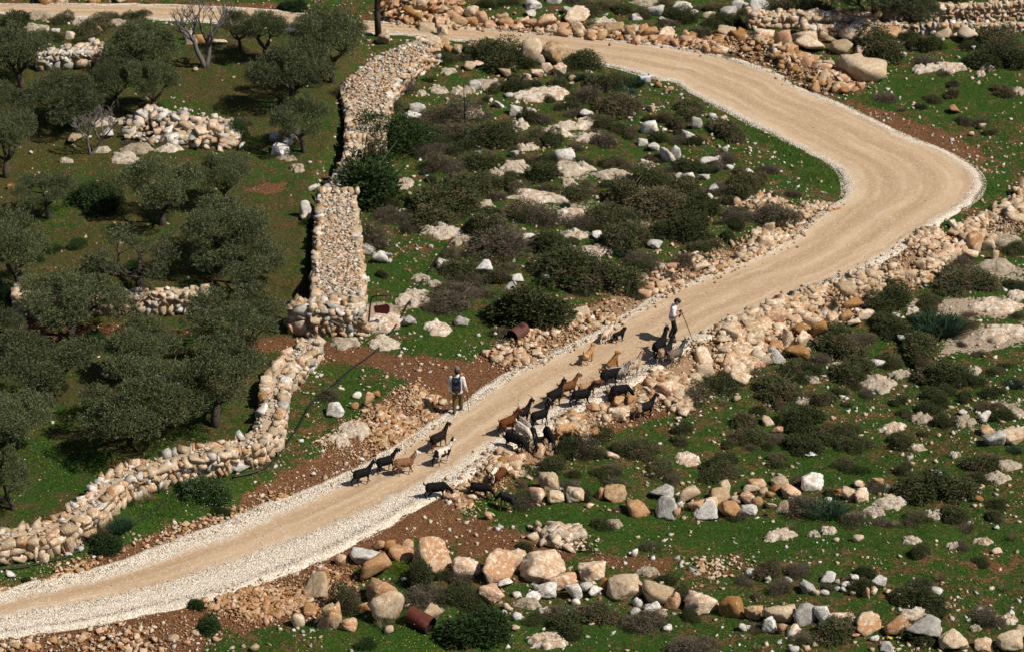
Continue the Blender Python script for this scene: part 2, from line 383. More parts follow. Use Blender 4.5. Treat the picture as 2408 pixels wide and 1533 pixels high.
# the sheet of ground: fine where the photograph looks, coarse out to the horizon
def axis(a, b, st, far): return np.concatenate([[-q+a for q in far[::-1]], np.arange(a, b, st), [b+q for q in far]])
FARS = [3, 8, 16, 30, 60, 120, 260, 600, 1400, 3000]
gx = axis(-31.5, 31.6, .2, FARS); gy = axis(61, 141, .2, FARS)
GX, GY = np.meshgrid(gx, gy); fx, fy = GX.ravel(), GY.ravel()
gz = height(fx, fy); me_, mp_, ml_, mg_, md_, mi_ = masks(fx, fy)
ny, nx = GX.shape; HG = gz.reshape(ny, nx)[len(FARS):-len(FARS), len(FARS):-len(FARS)]; X0, Y0 = gx[len(FARS)], gy[len(FARS)]
height_exact = height
def height(x, y):   # the same ground read back from the sheet
    x = np.asarray(x, float); y = np.asarray(y, float); a = np.clip((x-X0)/.2, 0, HG.shape[1]-1.001); b = np.clip((y-Y0)/.2, 0, HG.shape[0]-1.001)
    i = a.astype(int); j = b.astype(int); a = a-i; b = b-j
    return (HG[j, i]*(1-a)+HG[j, i+1]*a)*(1-b)+(HG[j+1, i]*(1-a)+HG[j+1, i+1]*a)*b
idx = np.arange(nx*ny).reshape(ny, nx)
gm = mesh_np('ground', np.stack([fx, fy, gz], 1), np.stack([idx[:-1, :-1], idx[:-1, 1:], idx[1:, 1:], idx[1:, :-1]], -1).reshape(-1, 4), True)
for nme, arr in (('earth', me_), ('pale', mp_), ('lush', ml_), ('grove', mg_)):
    a = gm.attributes.new(nme, 'FLOAT', 'POINT'); a.data.foreach_set('value', arr.astype(np.float32))
def ground_material():
    m, t, p = mat('hillside_soil_and_grass', .95, .1); pos = geo_pos(t)
    nL = noise(t, pos, .35, 4, .6); nM = noise(t, pos, 1.7, 4, .6); nS = noise(t, pos, 9, 4, .65); nT = noise(t, pos, 38, 3, .6)
    gmix = mth(t, 'ADD', mth(t, 'MULTIPLY', nS, .6), mth(t, 'MULTIPLY', nT, .4))
    green = mixc(t, smap(t, gmix, .35, .68), (.018, .052, .006), (.066, .128, .020))
    green = mixc(t, mth(t, 'MULTIPLY', smap(t, mth(t, 'ADD', mth(t, 'MULTIPLY', nL, .5), mth(t, 'MULTIPLY', nM, .5)), .46, .62), .8), green, mixc(t, smap(t, gmix, .35, .68), (.035, .062, .008), (.105, .145, .026)))
    olive = mixc(t, smap(t, gmix, .35, .68), (.045, .048, .014), (.125, .11, .042))
    fo = mth(t, 'SUBTRACT', smap(t, nM, .42, .62), mth(t, 'MULTIPLY', attr(t, 'lush'), .9), True)
    c = mixc(t, mth(t, 'MULTIPLY', fo, .75), green, olive)
    ochre = mixc(t, smap(t, gmix, .35, .7), (.06, .042, .016), (.15, .10, .04))
    fg = mth(t, 'MULTIPLY', attr(t, 'grove'), smap(t, mth(t, 'ADD', mth(t, 'MULTIPLY', nL, .6), mth(t, 'MULTIPLY', nM, .4)), .38, .54))
    fg = mth(t, 'SUBTRACT', fg, mth(t, 'MULTIPLY', attr(t, 'lush'), .7), True)
    c = mixc(t, mth(t, 'MULTIPLY', fg, .62), c, ochre)
    earth = mixc(t, smap(t, gmix, .32, .68), (.085, .032, .013), (.26, .125, .058))
    eo = mixc(t, smap(t, nT, .6, .72), earth, (.42, .28, .17))
    fe = smap(t, mth(t, 'ADD', mth(t, 'ADD', attr(t, 'earth'), mth(t, 'MULTIPLY', mth(t, 'SUBTRACT', nM, .5), 1.3)), mth(t, 'MULTIPLY', mth(t, 'SUBTRACT', nS, .5), 1.0)), .36, .56)
    c = mixc(t, fe, c, eo)
    scat = smap(t, mth(t, 'SUBTRACT', mth(t, 'ADD', mth(t, 'MULTIPLY', nM, .5), mth(t, 'MULTIPLY', nS, .5)), mth(t, 'ADD', mth(t, 'MULTIPLY', attr(t, 'lush'), .08), mth(t, 'MULTIPLY', attr(t, 'grove'), .05))), .52, .58)
    c = mixc(t, mth(t, 'MULTIPLY', scat, .85), c, eo)
    pale = mixc(t, smap(t, gmix, .34, .66), (.30, .20, .125), (.60, .50, .39))
    fp = smap(t, mth(t, 'ADD', mth(t, 'ADD', attr(t, 'pale'), mth(t, 'MULTIPLY', mth(t, 'SUBTRACT', nM, .5), 1.2)), mth(t, 'MULTIPLY', mth(t, 'SUBTRACT', nS, .5), 1.2)), .45, .62)
    c = mixc(t, fp, c, pale)
    t.links.new(c, p.inputs['Base Color'])
    bump(t, p, mth(t, 'ADD', mth(t, 'MULTIPLY', nS, 1.5), nT), .9, .08)
    return m
ground = link('ground', gm, None, ground_material()); kind(ground, 'structure', 'grassy rocky hillside with red earth patches')

# the road: a crowned strip of packed pale dust between banks of white gravel
NA = 30; u = np.linspace(0, 1, NA); nR = len(RL)
edge = (fbm(np.arange(nR)*.5, np.zeros(nR), 31, 4)-.5)*.3
ed2 = (fbm(np.arange(nR)*.5, np.ones(nR)*9, 37, 4)-.5)*.3
across = RR-RL; wd_ = np.linalg.norm(across, axis=1)
V = []
for i in range(nR):
    a = RL[i]-across[i]/wd_[i]*(.12+edge[i]); b = RR[i]+across[i]/wd_[i]*(.12+ed2[i])
    q = a[None]*(1-u)[:, None]+b[None]*u[:, None]
    bk_ = np.interp(i, RKEY, [1, 1, 1, .9, .7, .5, .25, .25, .35, .5, .6, .6, .6])
    berm = bk_*.07*np.exp(-((u-.93)/.05)**2)+bk_*.06*np.exp(-((u-.07)/.05)**2)
    rut = -.02*np.exp(-((u-.36)/.06)**2)-.02*np.exp(-((u-.62)/.06)**2)
    z = .035+.05*np.sin(np.pi*u)+berm*(.6+.8*vnoise(np.full(NA, i*.3), u*9, 5))+rut
    z[0] = z[-1] = -.12
    V.append(np.concatenate([q, z[:, None]], 1))
V = np.concatenate(V); sk_ = np.arange(nR)*NA
for e_ in (sk_, sk_+NA-1): V[e_, 2] = np.minimum(V[e_, 2], height(V[e_, 0], V[e_, 1])-.03)
idx = np.arange(nR*NA).reshape(nR, NA)
rm = mesh_np('road', V, np.stack([idx[:-1, :-1], idx[1:, :-1], idx[1:, 1:], idx[:-1, 1:]], -1).reshape(-1, 4)[:, ::-1], True)
a = rm.attributes.new('across', 'FLOAT', 'POINT'); a.data.foreach_set('value', np.tile(u, nR).astype(np.float32))
ka = np.arange(nR).astype(float)
gl = np.interp(ka, RKEY, [.30,.26,.16,.16,.11,.10,.09,.09,.09,.09,.09,.10,.10]); grr = np.interp(ka, RKEY, [.48,.42,.30,.23,.16,.14,.10,.08,.10,.14,.15,.15,.15])
alng = np.concatenate([[0], np.cumsum(np.linalg.norm(np.diff((RL+RR)/2, axis=0), axis=1))])
for nme, arr in (('gravel_l', gl), ('gravel_r', grr), ('along', alng)):
    a = rm.attributes.new(nme, 'FLOAT', 'POINT'); a.data.foreach_set('value', np.repeat(arr, NA).astype(np.float32))
def road_material():
    m, t, p = mat('pale_dust_and_gravel', .95, .1); pos = geo_pos(t)
    cx = nd(t, 'CombineXYZ'); t.links.new(mth(t, 'MULTIPLY', attr(t, 'along'), .10), cx.inputs[0]); t.links.new(mth(t, 'MULTIPLY', attr(t, 'across'), 5.0), cx.inputs[1])
    st = noise(t, cx.outputs[0], 2.2, 4, .6); nS = noise(t, pos, 5, 4, .6); nT = noise(t, pos, 30, 3, .65); nM = noise(t, pos, .8, 3)
    vo = nd(t, 'TexVoronoi'); vo.inputs['Scale'].default_value = 17; t.links.new(pos, vo.inputs['Vector'])
    vc = nd(t, 'SeparateColor'); t.links.new(vo.outputs['Color'], vc.inputs[0])
    dust = mixc(t, smap(t, st, .30, .74), (.41, .28, .17), (.54, .405, .265))
    for uc in (.34, .62):   # wheel tracks, packed harder and browner
        tr = smap(t, mth(t, 'ABSOLUTE', mth(t, 'SUBTRACT', mth(t, 'ADD', attr(t, 'across'), mth(t, 'MULTIPLY', mth(t, 'SUBTRACT', nM, .5), .10)), uc)), .02, .09, 1, 0)
        dust = mixc(t, mth(t, 'MULTIPLY', mth(t, 'MULTIPLY', tr, smap(t, st, .36, .56)), .75), dust, (.345, .225, .13))
    dust = mixc(t, mth(t, 'MULTIPLY', smap(t, nM, .5, .68), .4), dust, (.40, .28, .175))
    dust = mixc(t, mth(t, 'MULTIPLY', smap(t, nT, .64, .76), .35), dust, (.64, .53, .40))
    grav = mixc(t, vc.outputs[0], (.56, .47, .36), (.82, .77, .68))
    grav = mixc(t, mth(t, 'MULTIPLY', smap(t, vo.outputs['Distance'], .4, .75), .6), grav, (.36, .27, .18))
    A = attr(t, 'across'); wob = mth(t, 'MULTIPLY', mth(t, 'SUBTRACT', mth(t, 'ADD', mth(t, 'MULTIPLY', st, .5), mth(t, 'MULTIPLY', nS, .5)), .5), .30)
    gl_ = smap(t, mth(t, 'SUBTRACT', attr(t, 'gravel_l'), mth(t, 'ADD', A, wob)), -.05, .07)
    gr_ = smap(t, mth(t, 'SUBTRACT', attr(t, 'gravel_r'), mth(t, 'SUBTRACT', mth(t, 'SUBTRACT', 1., A), wob)), -.05, .07)
    f = mth(t, 'MAXIMUM', gl_, gr_); spk = smap(t, mth(t, 'ADD', vc.outputs[1], mth(t, 'MULTIPLY', nS, .35)), .93, 1.0)
    f2 = mth(t, 'MAXIMUM', f, mth(t, 'MULTIPLY', spk, .3))
    c = mixc(t, f2, dust, grav); t.links.new(c, p.inputs['Base Color'])
    h = mth(t, 'ADD', mth(t, 'MULTIPLY', mth(t, 'SUBTRACT', 1., vo.outputs['Distance']), f), mth(t, 'MULTIPLY', nT, .18))
    bump(t, p, h, .8, .04); return m
road = link('road', rm, None, road_material()); kind(road, 'structure', 'pale dirt road with white gravel edges bending across the hillside')
def road_z(x, y): return .06
# ------------------------------------------------------------------ where the animals stand (feet read off the photograph)
ZO = {'z2': (1380, 1700, 720/2408), 'z3': (1950, 1500, 750/2408), 'z4': (2150, 1180, 700/2064)}
def zz(k, x, y): o = ZO[k]; return ((o[0]+x*o[2])*.588, (o[1]+y*o[2])*.588)
HERD = [  # source crop, hind feet, front feet, pose, coat, size, horns, label
 ('z2',(150,845),(310,800),'walk','black',1,1,'black goat with pale ringed horns, last of the herd on the road'),
 ('z2',(470,680),(615,640),'step','black',1,0,'black goat walking just behind the tan goat with the white head'),
 ('z2',(690,705),(890,675),'walk','tanwhite',1.05,0,'tan brown goat with a white head and long ears'),
 ('z2',(1165,395),(1335,310),'step','dark',1.08,0,'tall black goat with brownish legs above the black and white goat'),
 ('z2',(1235,580),(1370,525),'walk','pied',1.05,1,'black and white patched goat walking up the road'),
 ('z2',(1110,1010),(1320,985),'graze','black',1.1,0,'black goat with lowered head grazing at the lower road edge'),
 ('z2',(1720,960),(1850,1000),'graze','black',1,0,'black goat facing down the bank into the green grass'),
 ('z2',(1965,830),(2000,770),'graze','brownwhite',.95,0,'brown and white goat seen from behind on the bank'),
 ('z2',(2045,825),(2110,770),'graze','chestnut',.95,0,'reddish brown goat feeding beside the brown and white one'),
 ('z2',(2250,1150),(2110,1090),'graze','charcoal',1,0,'grey-black goat browsing a shrub, lowest in the grass'),
 ('z3',(185,815),(330,750),'turn','chestnut',1.1,1,'reddish brown goat with pale horns turning its head'),
 ('z3',(380,690),(500,635),'walk','black',1.05,1,'black goat looking ahead, above the reddish brown horned goat'),
 ('z3',(590,710),(735,665),'step','black',1.05,1,'black goat standing right of the reddish brown horned goat'),
 ('z3',(805,455),(915,395),'walk','black',1.1,1,'black goat with curved horns walking left of the ginger goat'),
 ('z3',(955,345),(1080,310),'step','brown',1.1,0,'ginger brown goat with head raised, mid herd'),
 ('z3',(1180,345),(1370,300),'low','tandark',1.05,0,'tan goat with dark brown front, behind the black goat'),
 ('z3',(1095,445),(1300,410),'walk','black',1.1,1,'black goat walking in front of the tan goat with dark front'),
 ('z3',(1570,350),(1790,335),'graze','black',1.1,1,'black goat stepping off the gravel with its head lowered'),
 ('z3',(1955,580),(2070,545),'walk','blackrump',1.1,0,'black goat with pale rump alone among the shrubs below the bank'),
 ('z3',(255,935),(420,1000),'graze','black',1.1,0,'black goat feeding head down at the gravel edge beside the white goat'),
 ('z3',(385,830),(520,930),'graze','white',1.1,1,'white goat with horns bending down between black goats'),
 ('z3',(430,760),(520,830),'graze','grey',1,0,'grey goat half hidden behind the white goat'),
 ('z3',(575,850),(600,950),'graze','black',1,0,'black goat head down facing the camera, right of the white goat'),
 ('z3',(760,860),(800,960),'graze','black',1.1,1,'black goat with curled horns coming down the bank toward the camera'),
 ('z3',(900,865),(1060,850),'graze','blond',1.15,0,'shaggy blond goat browsing on the stone bank'),
 ('z4',(1385,805),(1480,720),'step','black',1.25,1,'big black billy goat with horns at the feet of the man in white'),
 ('z4',(1460,845),(1540,790),'walk','blackrump',1.1,0,'dark goat with pale rump between the billy goat and the grey one'),
 ('z4',(1545,855),(1680,805),'walk','greytan',1.1,1,'grey and tan goat standing at the edge of the stone bank'),
 ('z4',(1055,1015),(1165,970),'walk','palebrown',1.1,0,'pale goat with a brown head leading the middle group'),
 ('z4',(875,1070),(1000,1060),'step','grey',1.1,0,'silver grey goat in front of a shaggy black one'),
 ('z4',(755,1120),(930,1075),'low','black',1.1,0,'shaggy black goat behind the silver grey goat'),
]
DOGS = [('z4',(570,845),(625,795),'curl','gold','gold',.84,'golden dog with a curled tail standing on the road'),('z4',(850,905),(915,880),'sit','rust','rust',.88,'rusty orange dog crouching behind the shaggy black goat'),
 ('z4',(790,590),(850,545),'walk','cream','black',.85,'cream dog with a black head nuzzling a black puppy'),('z4',(905,590),(1005,552),'pup','black','black',.75,'black puppy beside the cream dog on the road')]
CLEAR = np.array([zz(k, *q) for k, hp, fp, *_ in HERD+DOGS for q in (hp, fp)]+[(1070, 978), (1578, 806)]); CLEAR = place(CLEAR[:, 0], CLEAR[:, 1])[:, :2]
# ------------------------------------------------------------------ stone shapes
def ico(sub):
    bm = bmesh.new(); bmesh.ops.create_icosphere(bm, subdivisions=sub, radius=1)
    V = np.array([v.co[:] for v in bm.verts]); bm.verts.index_update(); F = np.array([[v.index for v in f.verts] for f in bm.faces]); bm.free(); return V, F
ICO = {k: ico(k) for k in (1, 2, 3, 4)}
def hull_shape(seed, n=13, boxy=.6):
    """a broken angular stone: the hull of a few points"""
    r = np.random.default_rng(seed); P = r.normal(size=(n, 3)); P /= np.linalg.norm(P, axis=1)[:, None]; P = np.sign(P)*np.abs(P)**boxy; P *= r.uniform(.8, 1, (n, 1))
    bm = bmesh.new(); vs_ = [bm.verts.new(p) for p in P]; res = bmesh.ops.convex_hull(bm, input=vs_)
    bmesh.ops.delete(bm, geom=[v for v in bm.verts if not v.link_faces], context='VERTS'); bmesh.ops.triangulate(bm, faces=bm.faces[:]); bmesh.ops.recalc_face_normals(bm, faces=bm.faces[:])
    bm.verts.index_update(); V = np.array([v.co[:] for v in bm.verts]); F = np.array([[v.index for v in f.verts] for f in bm.faces]); bm.free()
    lo_, hi_ = V.min(0), V.max(0); return (V-(lo_+hi_)/2)/(hi_-lo_), F
def rock_shape(sub, seed, cuts=12, lo=.5, hi=.5, rough=.05):
    """a broken block: directions of a fine ball thrown onto an angular hull, then weathered"""
    r = np.random.default_rng(seed); V, F = ICO[sub]; V = V.copy()
    for k in range(40):   # a hull that holds its own middle
        H, HF = hull_shape(seed*7+1+k*5003, cuts, r.uniform(.5, .8)); H = H-H.mean(0)
        a, b, d = H[HF[:, 0]], H[HF[:, 1]], H[HF[:, 2]]; N = np.cross(b-a, d-a); L = np.linalg.norm(N, axis=1); ok = L > 1e-6; a, N = a[ok], N[ok]/L[ok][:, None]; D = np.sum(N*a, 1)
        if D.mean() < 0: N, D = -N, -D
        if D.min() > .17: break
    D = np.maximum(D, .1)
    q = V@N.T; rr = np.where(q > .02, D[None]/np.maximum(q, .02), 9).min(1); V = V*rr[:, None]*2
    if rough:
        f = 2.3; o = r.uniform(0, 50)
        for w_ in (1, .6, .5):
            Nz = fbm(V[:, 0]*f+o+V[:, 2]*1.7, V[:, 1]*f+o-V[:, 2]*1.3, seed, 2)-.5
            V = V*(1+rough*3*w_*Nz)[:, None]; f *= 2.6
    lo_, hi_ = V.min(0), V.max(0); return (V-(lo_+hi_)/2)/(hi_-lo_), F
def rock_meshes(tagname, sub, n, smooth, **k): return [mesh_np(tagname, *rock_shape(sub, 100*sub+i, **k), smooth) for i in range(n)]
BIG = rock_meshes('boulder', 4, 20, False, cuts=15, rough=.06)
STONE = [mesh_np('stone', *hull_shape(200+i, 8+i % 5, .32+.05*(i % 5)), False) for i in range(30)]
LOW = [hull_shape(900+i, 8, .5) for i in range(14)]
BLOCK = rock_meshes('boulder', 3, 16, False, cuts=10, rough=.03)
for L in (BIG, STONE, BLOCK):
    for m_ in L: m_.materials.append(M['b'])
OCT = (np.array([[1,0,0],[-1,0,0],[0,1,0],[0,-1,0],[0,0,1],[0,0,-1]])*.5, np.array([[0,2,4],[2,1,4],[1,3,4],[3,0,4],[2,0,5],[1,2,5],[3,1,5],[0,3,5]]))
def many(shapes, P, S, rng):
    """one mesh from many small stones: P positions, S sizes"""
    n = len(P); pick = rng.integers(0, len(shapes), n); Vs = []; Fs = []; base = 0
    a = rng.uniform(0, 6.283, n); b = rng.uniform(-.5, .5, n)
    for k, (V, F) in enumerate(shapes):
        I = np.where(pick == k)[0]
        if not len(I): continue
        s = S[I][:, None, None]*np.stack([rng.uniform(.8, 1.3, len(I)), rng.uniform(.8, 1.2, len(I)), rng.uniform(.5, .85, len(I))], 1)[:, None, :]
        W = V[None]*s; ca, sa, cb, sb = np.cos(a[I])[:, None], np.sin(a[I])[:, None], np.cos(b[I])[:, None], np.sin(b[I])[:, None]
        x, y, z = W[..., 0], W[..., 1]*cb-W[..., 2]*sb, W[..., 1]*sb+W[..., 2]*cb
        W = np.stack([x*ca-y*sa, x*sa+y*ca, z], -1)+P[I][:, None, :]
        Vs.append(W.reshape(-1, 3)); Fs.append((F[None]+(np.arange(len(I))*len(V))[:, None, None]).reshape(-1, 3)+base); base += len(I)*len(V)
    return np.concatenate(Vs), np.concatenate(Fs)

# ------------------------------------------------------------------ rubble banks and heaps: a thing whose stones are its parts
def palette(rng, pal): return pal[rng.integers(0, len(pal))]
def rubble(name, label, cat, poly, n, smin, smax, pal, lift=.0, seed=1, nsmall=0, power=2.6, group=None, pre=None):
    rng = np.random.default_rng(seed); P = pre if pre is not None else gpoly(poly)
    lo, hi = P.min(0), P.max(0); pts = []
    while sum(len(q) for q in pts) < n+nsmall:
        q = rng.uniform(lo, hi, (2000, 2)); pts.append(q[inpoly(q[:, 0], q[:, 1], P)])
        if len(pts) > 400: break
    pts = np.concatenate(pts)[:n+nsmall]; h = height(pts[:, 0], pts[:, 1])
    e = np.maximum(0, sdpoly(pts[:, 0], pts[:, 1], P)); up = lift*np.minimum(1, e/max(e.max()*.75, .01))
    S = smin+(smax-smin)*rng.uniform(0, 1, len(pts))**power
    patch = fbm(pts[:, 0]*.7, pts[:, 1]*.7, seed, 2); S *= .42+.75*ss(patch, .3, .7)
    jit = np.where(S < smin+.3*(smax-smin), .30, .08)[:, None]; pts = pts+rng.normal(size=pts.shape)*jit; h = height(pts[:, 0], pts[:, 1])
    if len(CLEAR):
        dd = np.min(np.hypot(pts[:, 0][:, None]-CLEAR[None, :, 0], pts[:, 1][:, None]-CLEAR[None, :, 1]), 1); S = np.where(dd < .45, np.minimum(S, .09), S); lowm = ss(dd, .3, .9)
    else: lowm = 1
    up = up*lowm
    inr = road_info(pts[:, 0], pts[:, 1]); h = np.where(inr[3], np.maximum(h, .07), h)
    c = P.mean(0); z0 = float(height(np.array([c[0]]), np.array([c[1]]))[0])
    root = link(name, None, None, None, (c[0], c[1], z0)); tag(root, label, cat, group)
    order = np.argsort(-S); big = order[:min(n, 300)]; rest = order[len(big):]
    for i in big:
        s = S[i]; st = STONE[rng.integers(0, len(STONE))]
        link('stone', st, root, M[palette(rng, pal)], (pts[i, 0]-c[0], pts[i, 1]-c[1], h[i]+up[i]*rng.uniform(.3, 1)+s*.22-z0),
             (rng.uniform(-.4, .4), rng.uniform(-.4, .4), rng.uniform(0, 6.28)), (s*rng.uniform(.85, 1.5), s*rng.uniform(.6, 1.1), s*rng.uniform(.4, .9)))
    if len(rest):
        for ci, pk in enumerate(sorted(set(pal))):
            I = rest[ci::len(set(pal))]
            if not len(I): continue
            Q = np.stack([pts[I, 0]-c[0], pts[I, 1]-c[1], h[I]+up[I]*rng.uniform(.2, 1, len(I))+S[I]*.2-z0], 1)
            V, F = many(LOW, Q, S[I]*rng.uniform(.5, 1, len(I)), rng)
            kind(link('small_rubble', mesh_np('small_rubble', V, F), root, M[pk]), 'stuff')
    if lift > .05:   # the earth and broken stone the heap is bedded in
        g = 26; xs = np.linspace(lo[0]-.2, hi[0]+.2, g); ys = np.linspace(lo[1]-.2, hi[1]+.2, g); X, Y = np.meshgrid(xs, ys); X, Y = X.ravel(), Y.ravel()
        d = sdpoly(X, Y, P); Z = height(X, Y)+np.where(d > 0, lift*.3*np.minimum(1, d/max(e.max()*.75, .01)), -.08+d*.3)
        id_ = np.arange(g*g).reshape(g, g)
        link('earth_core', mesh_np('earth_core', np.stack([X-c[0], Y-c[1], Z-z0], 1), np.stack([id_[:-1, :-1], id_[:-1, 1:], id_[1:, 1:], id_[1:, :-1]], -1).reshape(-1, 4), True), root, M['core'])
    return root
M['core'] = plain('rubble_earth', (.24, .15, .085), .95, .1, .45, 12)
M['corepale'] = plain('rubble_pale', (.42, .32, .22), .95, .1, .4, 16)
def strip(side, k0, k1, d0, d1, z0=0):
    """band beside the road from key k0 to k1 at distances d0..d1 outside its edge"""
    a, b = int(np.interp(k0, range(len(RKEY)), RKEY)), int(np.interp(k1, range(len(RKEY)), RKEY)); b = min(b, len(RL)-1)
    E = RL if side == 'L' else RR; O = RR if side == 'L' else RL
    n = (E-O); n = smooth_line(n, 12); n /= np.linalg.norm(n, axis=1)[:, None]
    i = np.linspace(a, b, max(4, (b-a)//8)).astype(int)
    return np.concatenate([E[i]+n[i]*d0, (E[i]+n[i]*d1)[::-1]])

# ------------------------------------------------------------------ dry stone walls
def wall(name, label, C, half, htop, seed, smin=.16, smax=.42, pal='bbmwb', flat_top=False, faces=(-1, 1), zref=None, endcaps=(True, True), top_small=0):
    """C centre line (world xy), half = half thickness, htop = height above the ground"""
    rng = np.random.default_rng(seed); C = np.asarray(C, float); n = max(4, int(plen(C)/.3)); C = smooth_line(resample(C, n), 2)
    half = np.interp(np.linspace(0, 1, n), np.linspace(0, 1, len(np.atleast_1d(half))), np.atleast_1d(half))
    T = np.gradient(C, axis=0); T /= np.linalg.norm(T, axis=1)[:, None]; Nn = np.stack([-T[:, 1], T[:, 0]], 1)
    zg = np.minimum(height(C[:, 0], C[:, 1]), np.minimum(height(*(C+Nn*half[:, None]*1.15).T), height(*(C-Nn*half[:, None]*1.15).T)))
    zg = smooth_line(zg[:, None], 4)[:, 0]; zt = zg+htop if zref is None else np.full(n, zref)
    zt = zt+(fbm(np.arange(n)*.25, np.full(n, seed*1.0), seed, 2)-.5)*.18
    s = np.concatenate([[0], np.cumsum(np.linalg.norm(np.diff(C, axis=0), axis=1))]); L = s[-1]
    o = C.mean(0); zo = float(zg.mean()); root = link(name, None, None, None, (o[0], o[1], zo)); tag(root, label, 'stone wall'); root['kind'] = 'thing'
    def at(u):
        return np.array([np.interp(u, s, C[:, 0]), np.interp(u, s, C[:, 1])]), np.array([np.interp(u, s, Nn[:, 0]), np.interp(u, s, Nn[:, 1])]), float(np.interp(u, s, half)), float(np.interp(u, s, zg)), float(np.interp(u, s, zt))
    recs = []   # priority, pos, rot, scale
    for side in faces:
        z = 0.0; hm = float((zt-zg).max()); row = 0
        while z < hm-.04:
            ch = rng.uniform(.75, 1.25)*((smin+smax)/2)*(.95 if z > 0 else 1.15); u = rng.uniform(-.2, 0)
            while u < L:
                wdt = (smin*.7+(smax*1.25-smin*.7)*rng.uniform()**1.5); uc = min(max(u+wdt/2, 0), L); p, nn, hf, g, t = at(uc)
                if g+z+ch*.5 < t:
                    a = math.atan2(nn[1], nn[0])-math.pi/2; dp = rng.uniform(.28, .42)
                    q = p+nn*side*(hf-dp*.35+rng.uniform(-.05, .04))
                    vis = 2 if (nn[1]*side < .15) else .3
                    recs.append((vis*wdt*ch, (q[0], q[1], g+z+ch/2+rng.uniform(-.07, .07)), (rng.uniform(-.2, .2), rng.uniform(-.35, .35), a+rng.uniform(-.3, .3)), (wdt*1.22, dp*1.15, ch*rng.uniform(1.0, 1.4))))
                u += wdt*.97
            z += ch*.92; row += 1
    for e, on in zip((0, L), endcaps):
        if not on: continue
        p, nn, hf, g, t = at(e); tt = np.array([nn[1], -nn[0]])*(-1 if e == 0 else 1); z = 0
        while z < t-g:
            ch = rng.uniform(.2, .34); v = -hf
            while v < hf:
                wdt = rng.uniform(smin, smax); q = p+nn*(v+wdt/2)+tt*.02
                recs.append((2*wdt*ch, (q[0], q[1], g+z+ch/2), (0, rng.uniform(-.2, .2), math.atan2(nn[1], nn[0])+rng.uniform(-.2, .2)), (wdt*1.15, .36, ch*1.2))); v += wdt*.95
            z += ch*.9
    # the top
    area = float(np.sum(2*half)*L/n); nt_ = int(area/(.19*.19)*(.55 if top_small else 1.0))
    for _ in range(nt_):
        p, nn, hf, g, t = at(rng.uniform(0, L)); v = rng.uniform(-1, 1); v = math.copysign(abs(v)**(.5 if top_small else .8), v); q = p+nn*v*(hf-.08)
        sz = smin*.7+(smax*.8-smin*.7)*rng.uniform()**1.7
        recs.append((1.6*sz*sz, (q[0], q[1], t-.06+rng.uniform(-.06, .08)), (rng.uniform(-.3, .3), rng.uniform(-.3, .3), rng.uniform(0, 6.28)), (sz*1.2, sz, sz*rng.uniform(.5, .8))))
    recs.sort(key=lambda r: -r[0])
    for r in recs[:300]:
        link('stone', STONE[rng.integers(0, len(STONE))], root, M[palette(rng, pal)], (r[1][0]-o[0], r[1][1]-o[1], r[1][2]-zo), r[2], r[3])
    rest = recs[300:]
    cols = sorted(set(pal))
    if rest:
        for ci, pk in enumerate(cols):
            R = rest[ci::len(cols)]; mb = MB()
            for r in R:
                V, F = LOW[rng.integers(0, len(LOW))]; mt = np.array(Matrix.LocRotScale(Vector((r[1][0]-o[0], r[1][1]-o[1], r[1][2]-zo)), Euler(r[2]), Vector(r[3])))
                mb.add(V@mt[:3, :3].T+mt[:3, 3], F)
            if R: kind(link('wall_stones', mb.mesh('wall_stones'), root, M[pk]), 'stuff')
    if top_small:
        Q = []; S = []
        for _ in range(top_small):
            p, nn, hf, g, t = at(rng.uniform(0, L)); q = p+nn*rng.uniform(-1, 1)*(hf-.12); Q.append((q[0]-o[0], q[1]-o[1], t-.02+rng.uniform(-.03, .06)-zo)); S.append(rng.uniform(.05, .16))
        Q = np.array(Q); S = np.array(S)
        for ci, pk in enumerate(cols):
            V, F = many(LOW, Q[ci::len(cols)], S[ci::len(cols)], rng); kind(link('small_rubble', mesh_np('small_rubble', V, F), root, M[pk]), 'stuff')
    # the packed core
    prof = []; 
    for i in range(n):
        for k, (f, zz) in enumerate(((-.78, -.3), (-.74, 1), (-.3, 1.03), (.3, 1.03), (.74, 1), (.78, -.3))):
            q = C[i]+Nn[i]*half[i]*f; z = zg[i]-.3 if zz < 0 else zt[i]-.05+(zz-1)
            prof.append((q[0]-o[0], q[1]-o[1], z-zo))
    id_ = np.arange(n*6).reshape(n, 6); F4 = np.stack([id_[:-1, :-1], id_[1:, :-1], id_[1:, 1:], id_[:-1, 1:]], -1).reshape(-1, 4)
    caps = np.array([[0, 1, 2, 3], [0, 3, 4, 5]]); F4 = np.concatenate([F4, caps[:, ::-1], caps+(n-1)*6])
    link('rubble_core', mesh_np('rubble_core', np.array(prof), F4), root, M['corepale'])
    return root
def offset_line(P, d):
    P = np.asarray(P, float); T = np.gradient(P, axis=0); T /= np.linalg.norm(T, axis=1)[:, None]; return P+np.stack([-T[:, 1], T[:, 0]], 1)*d

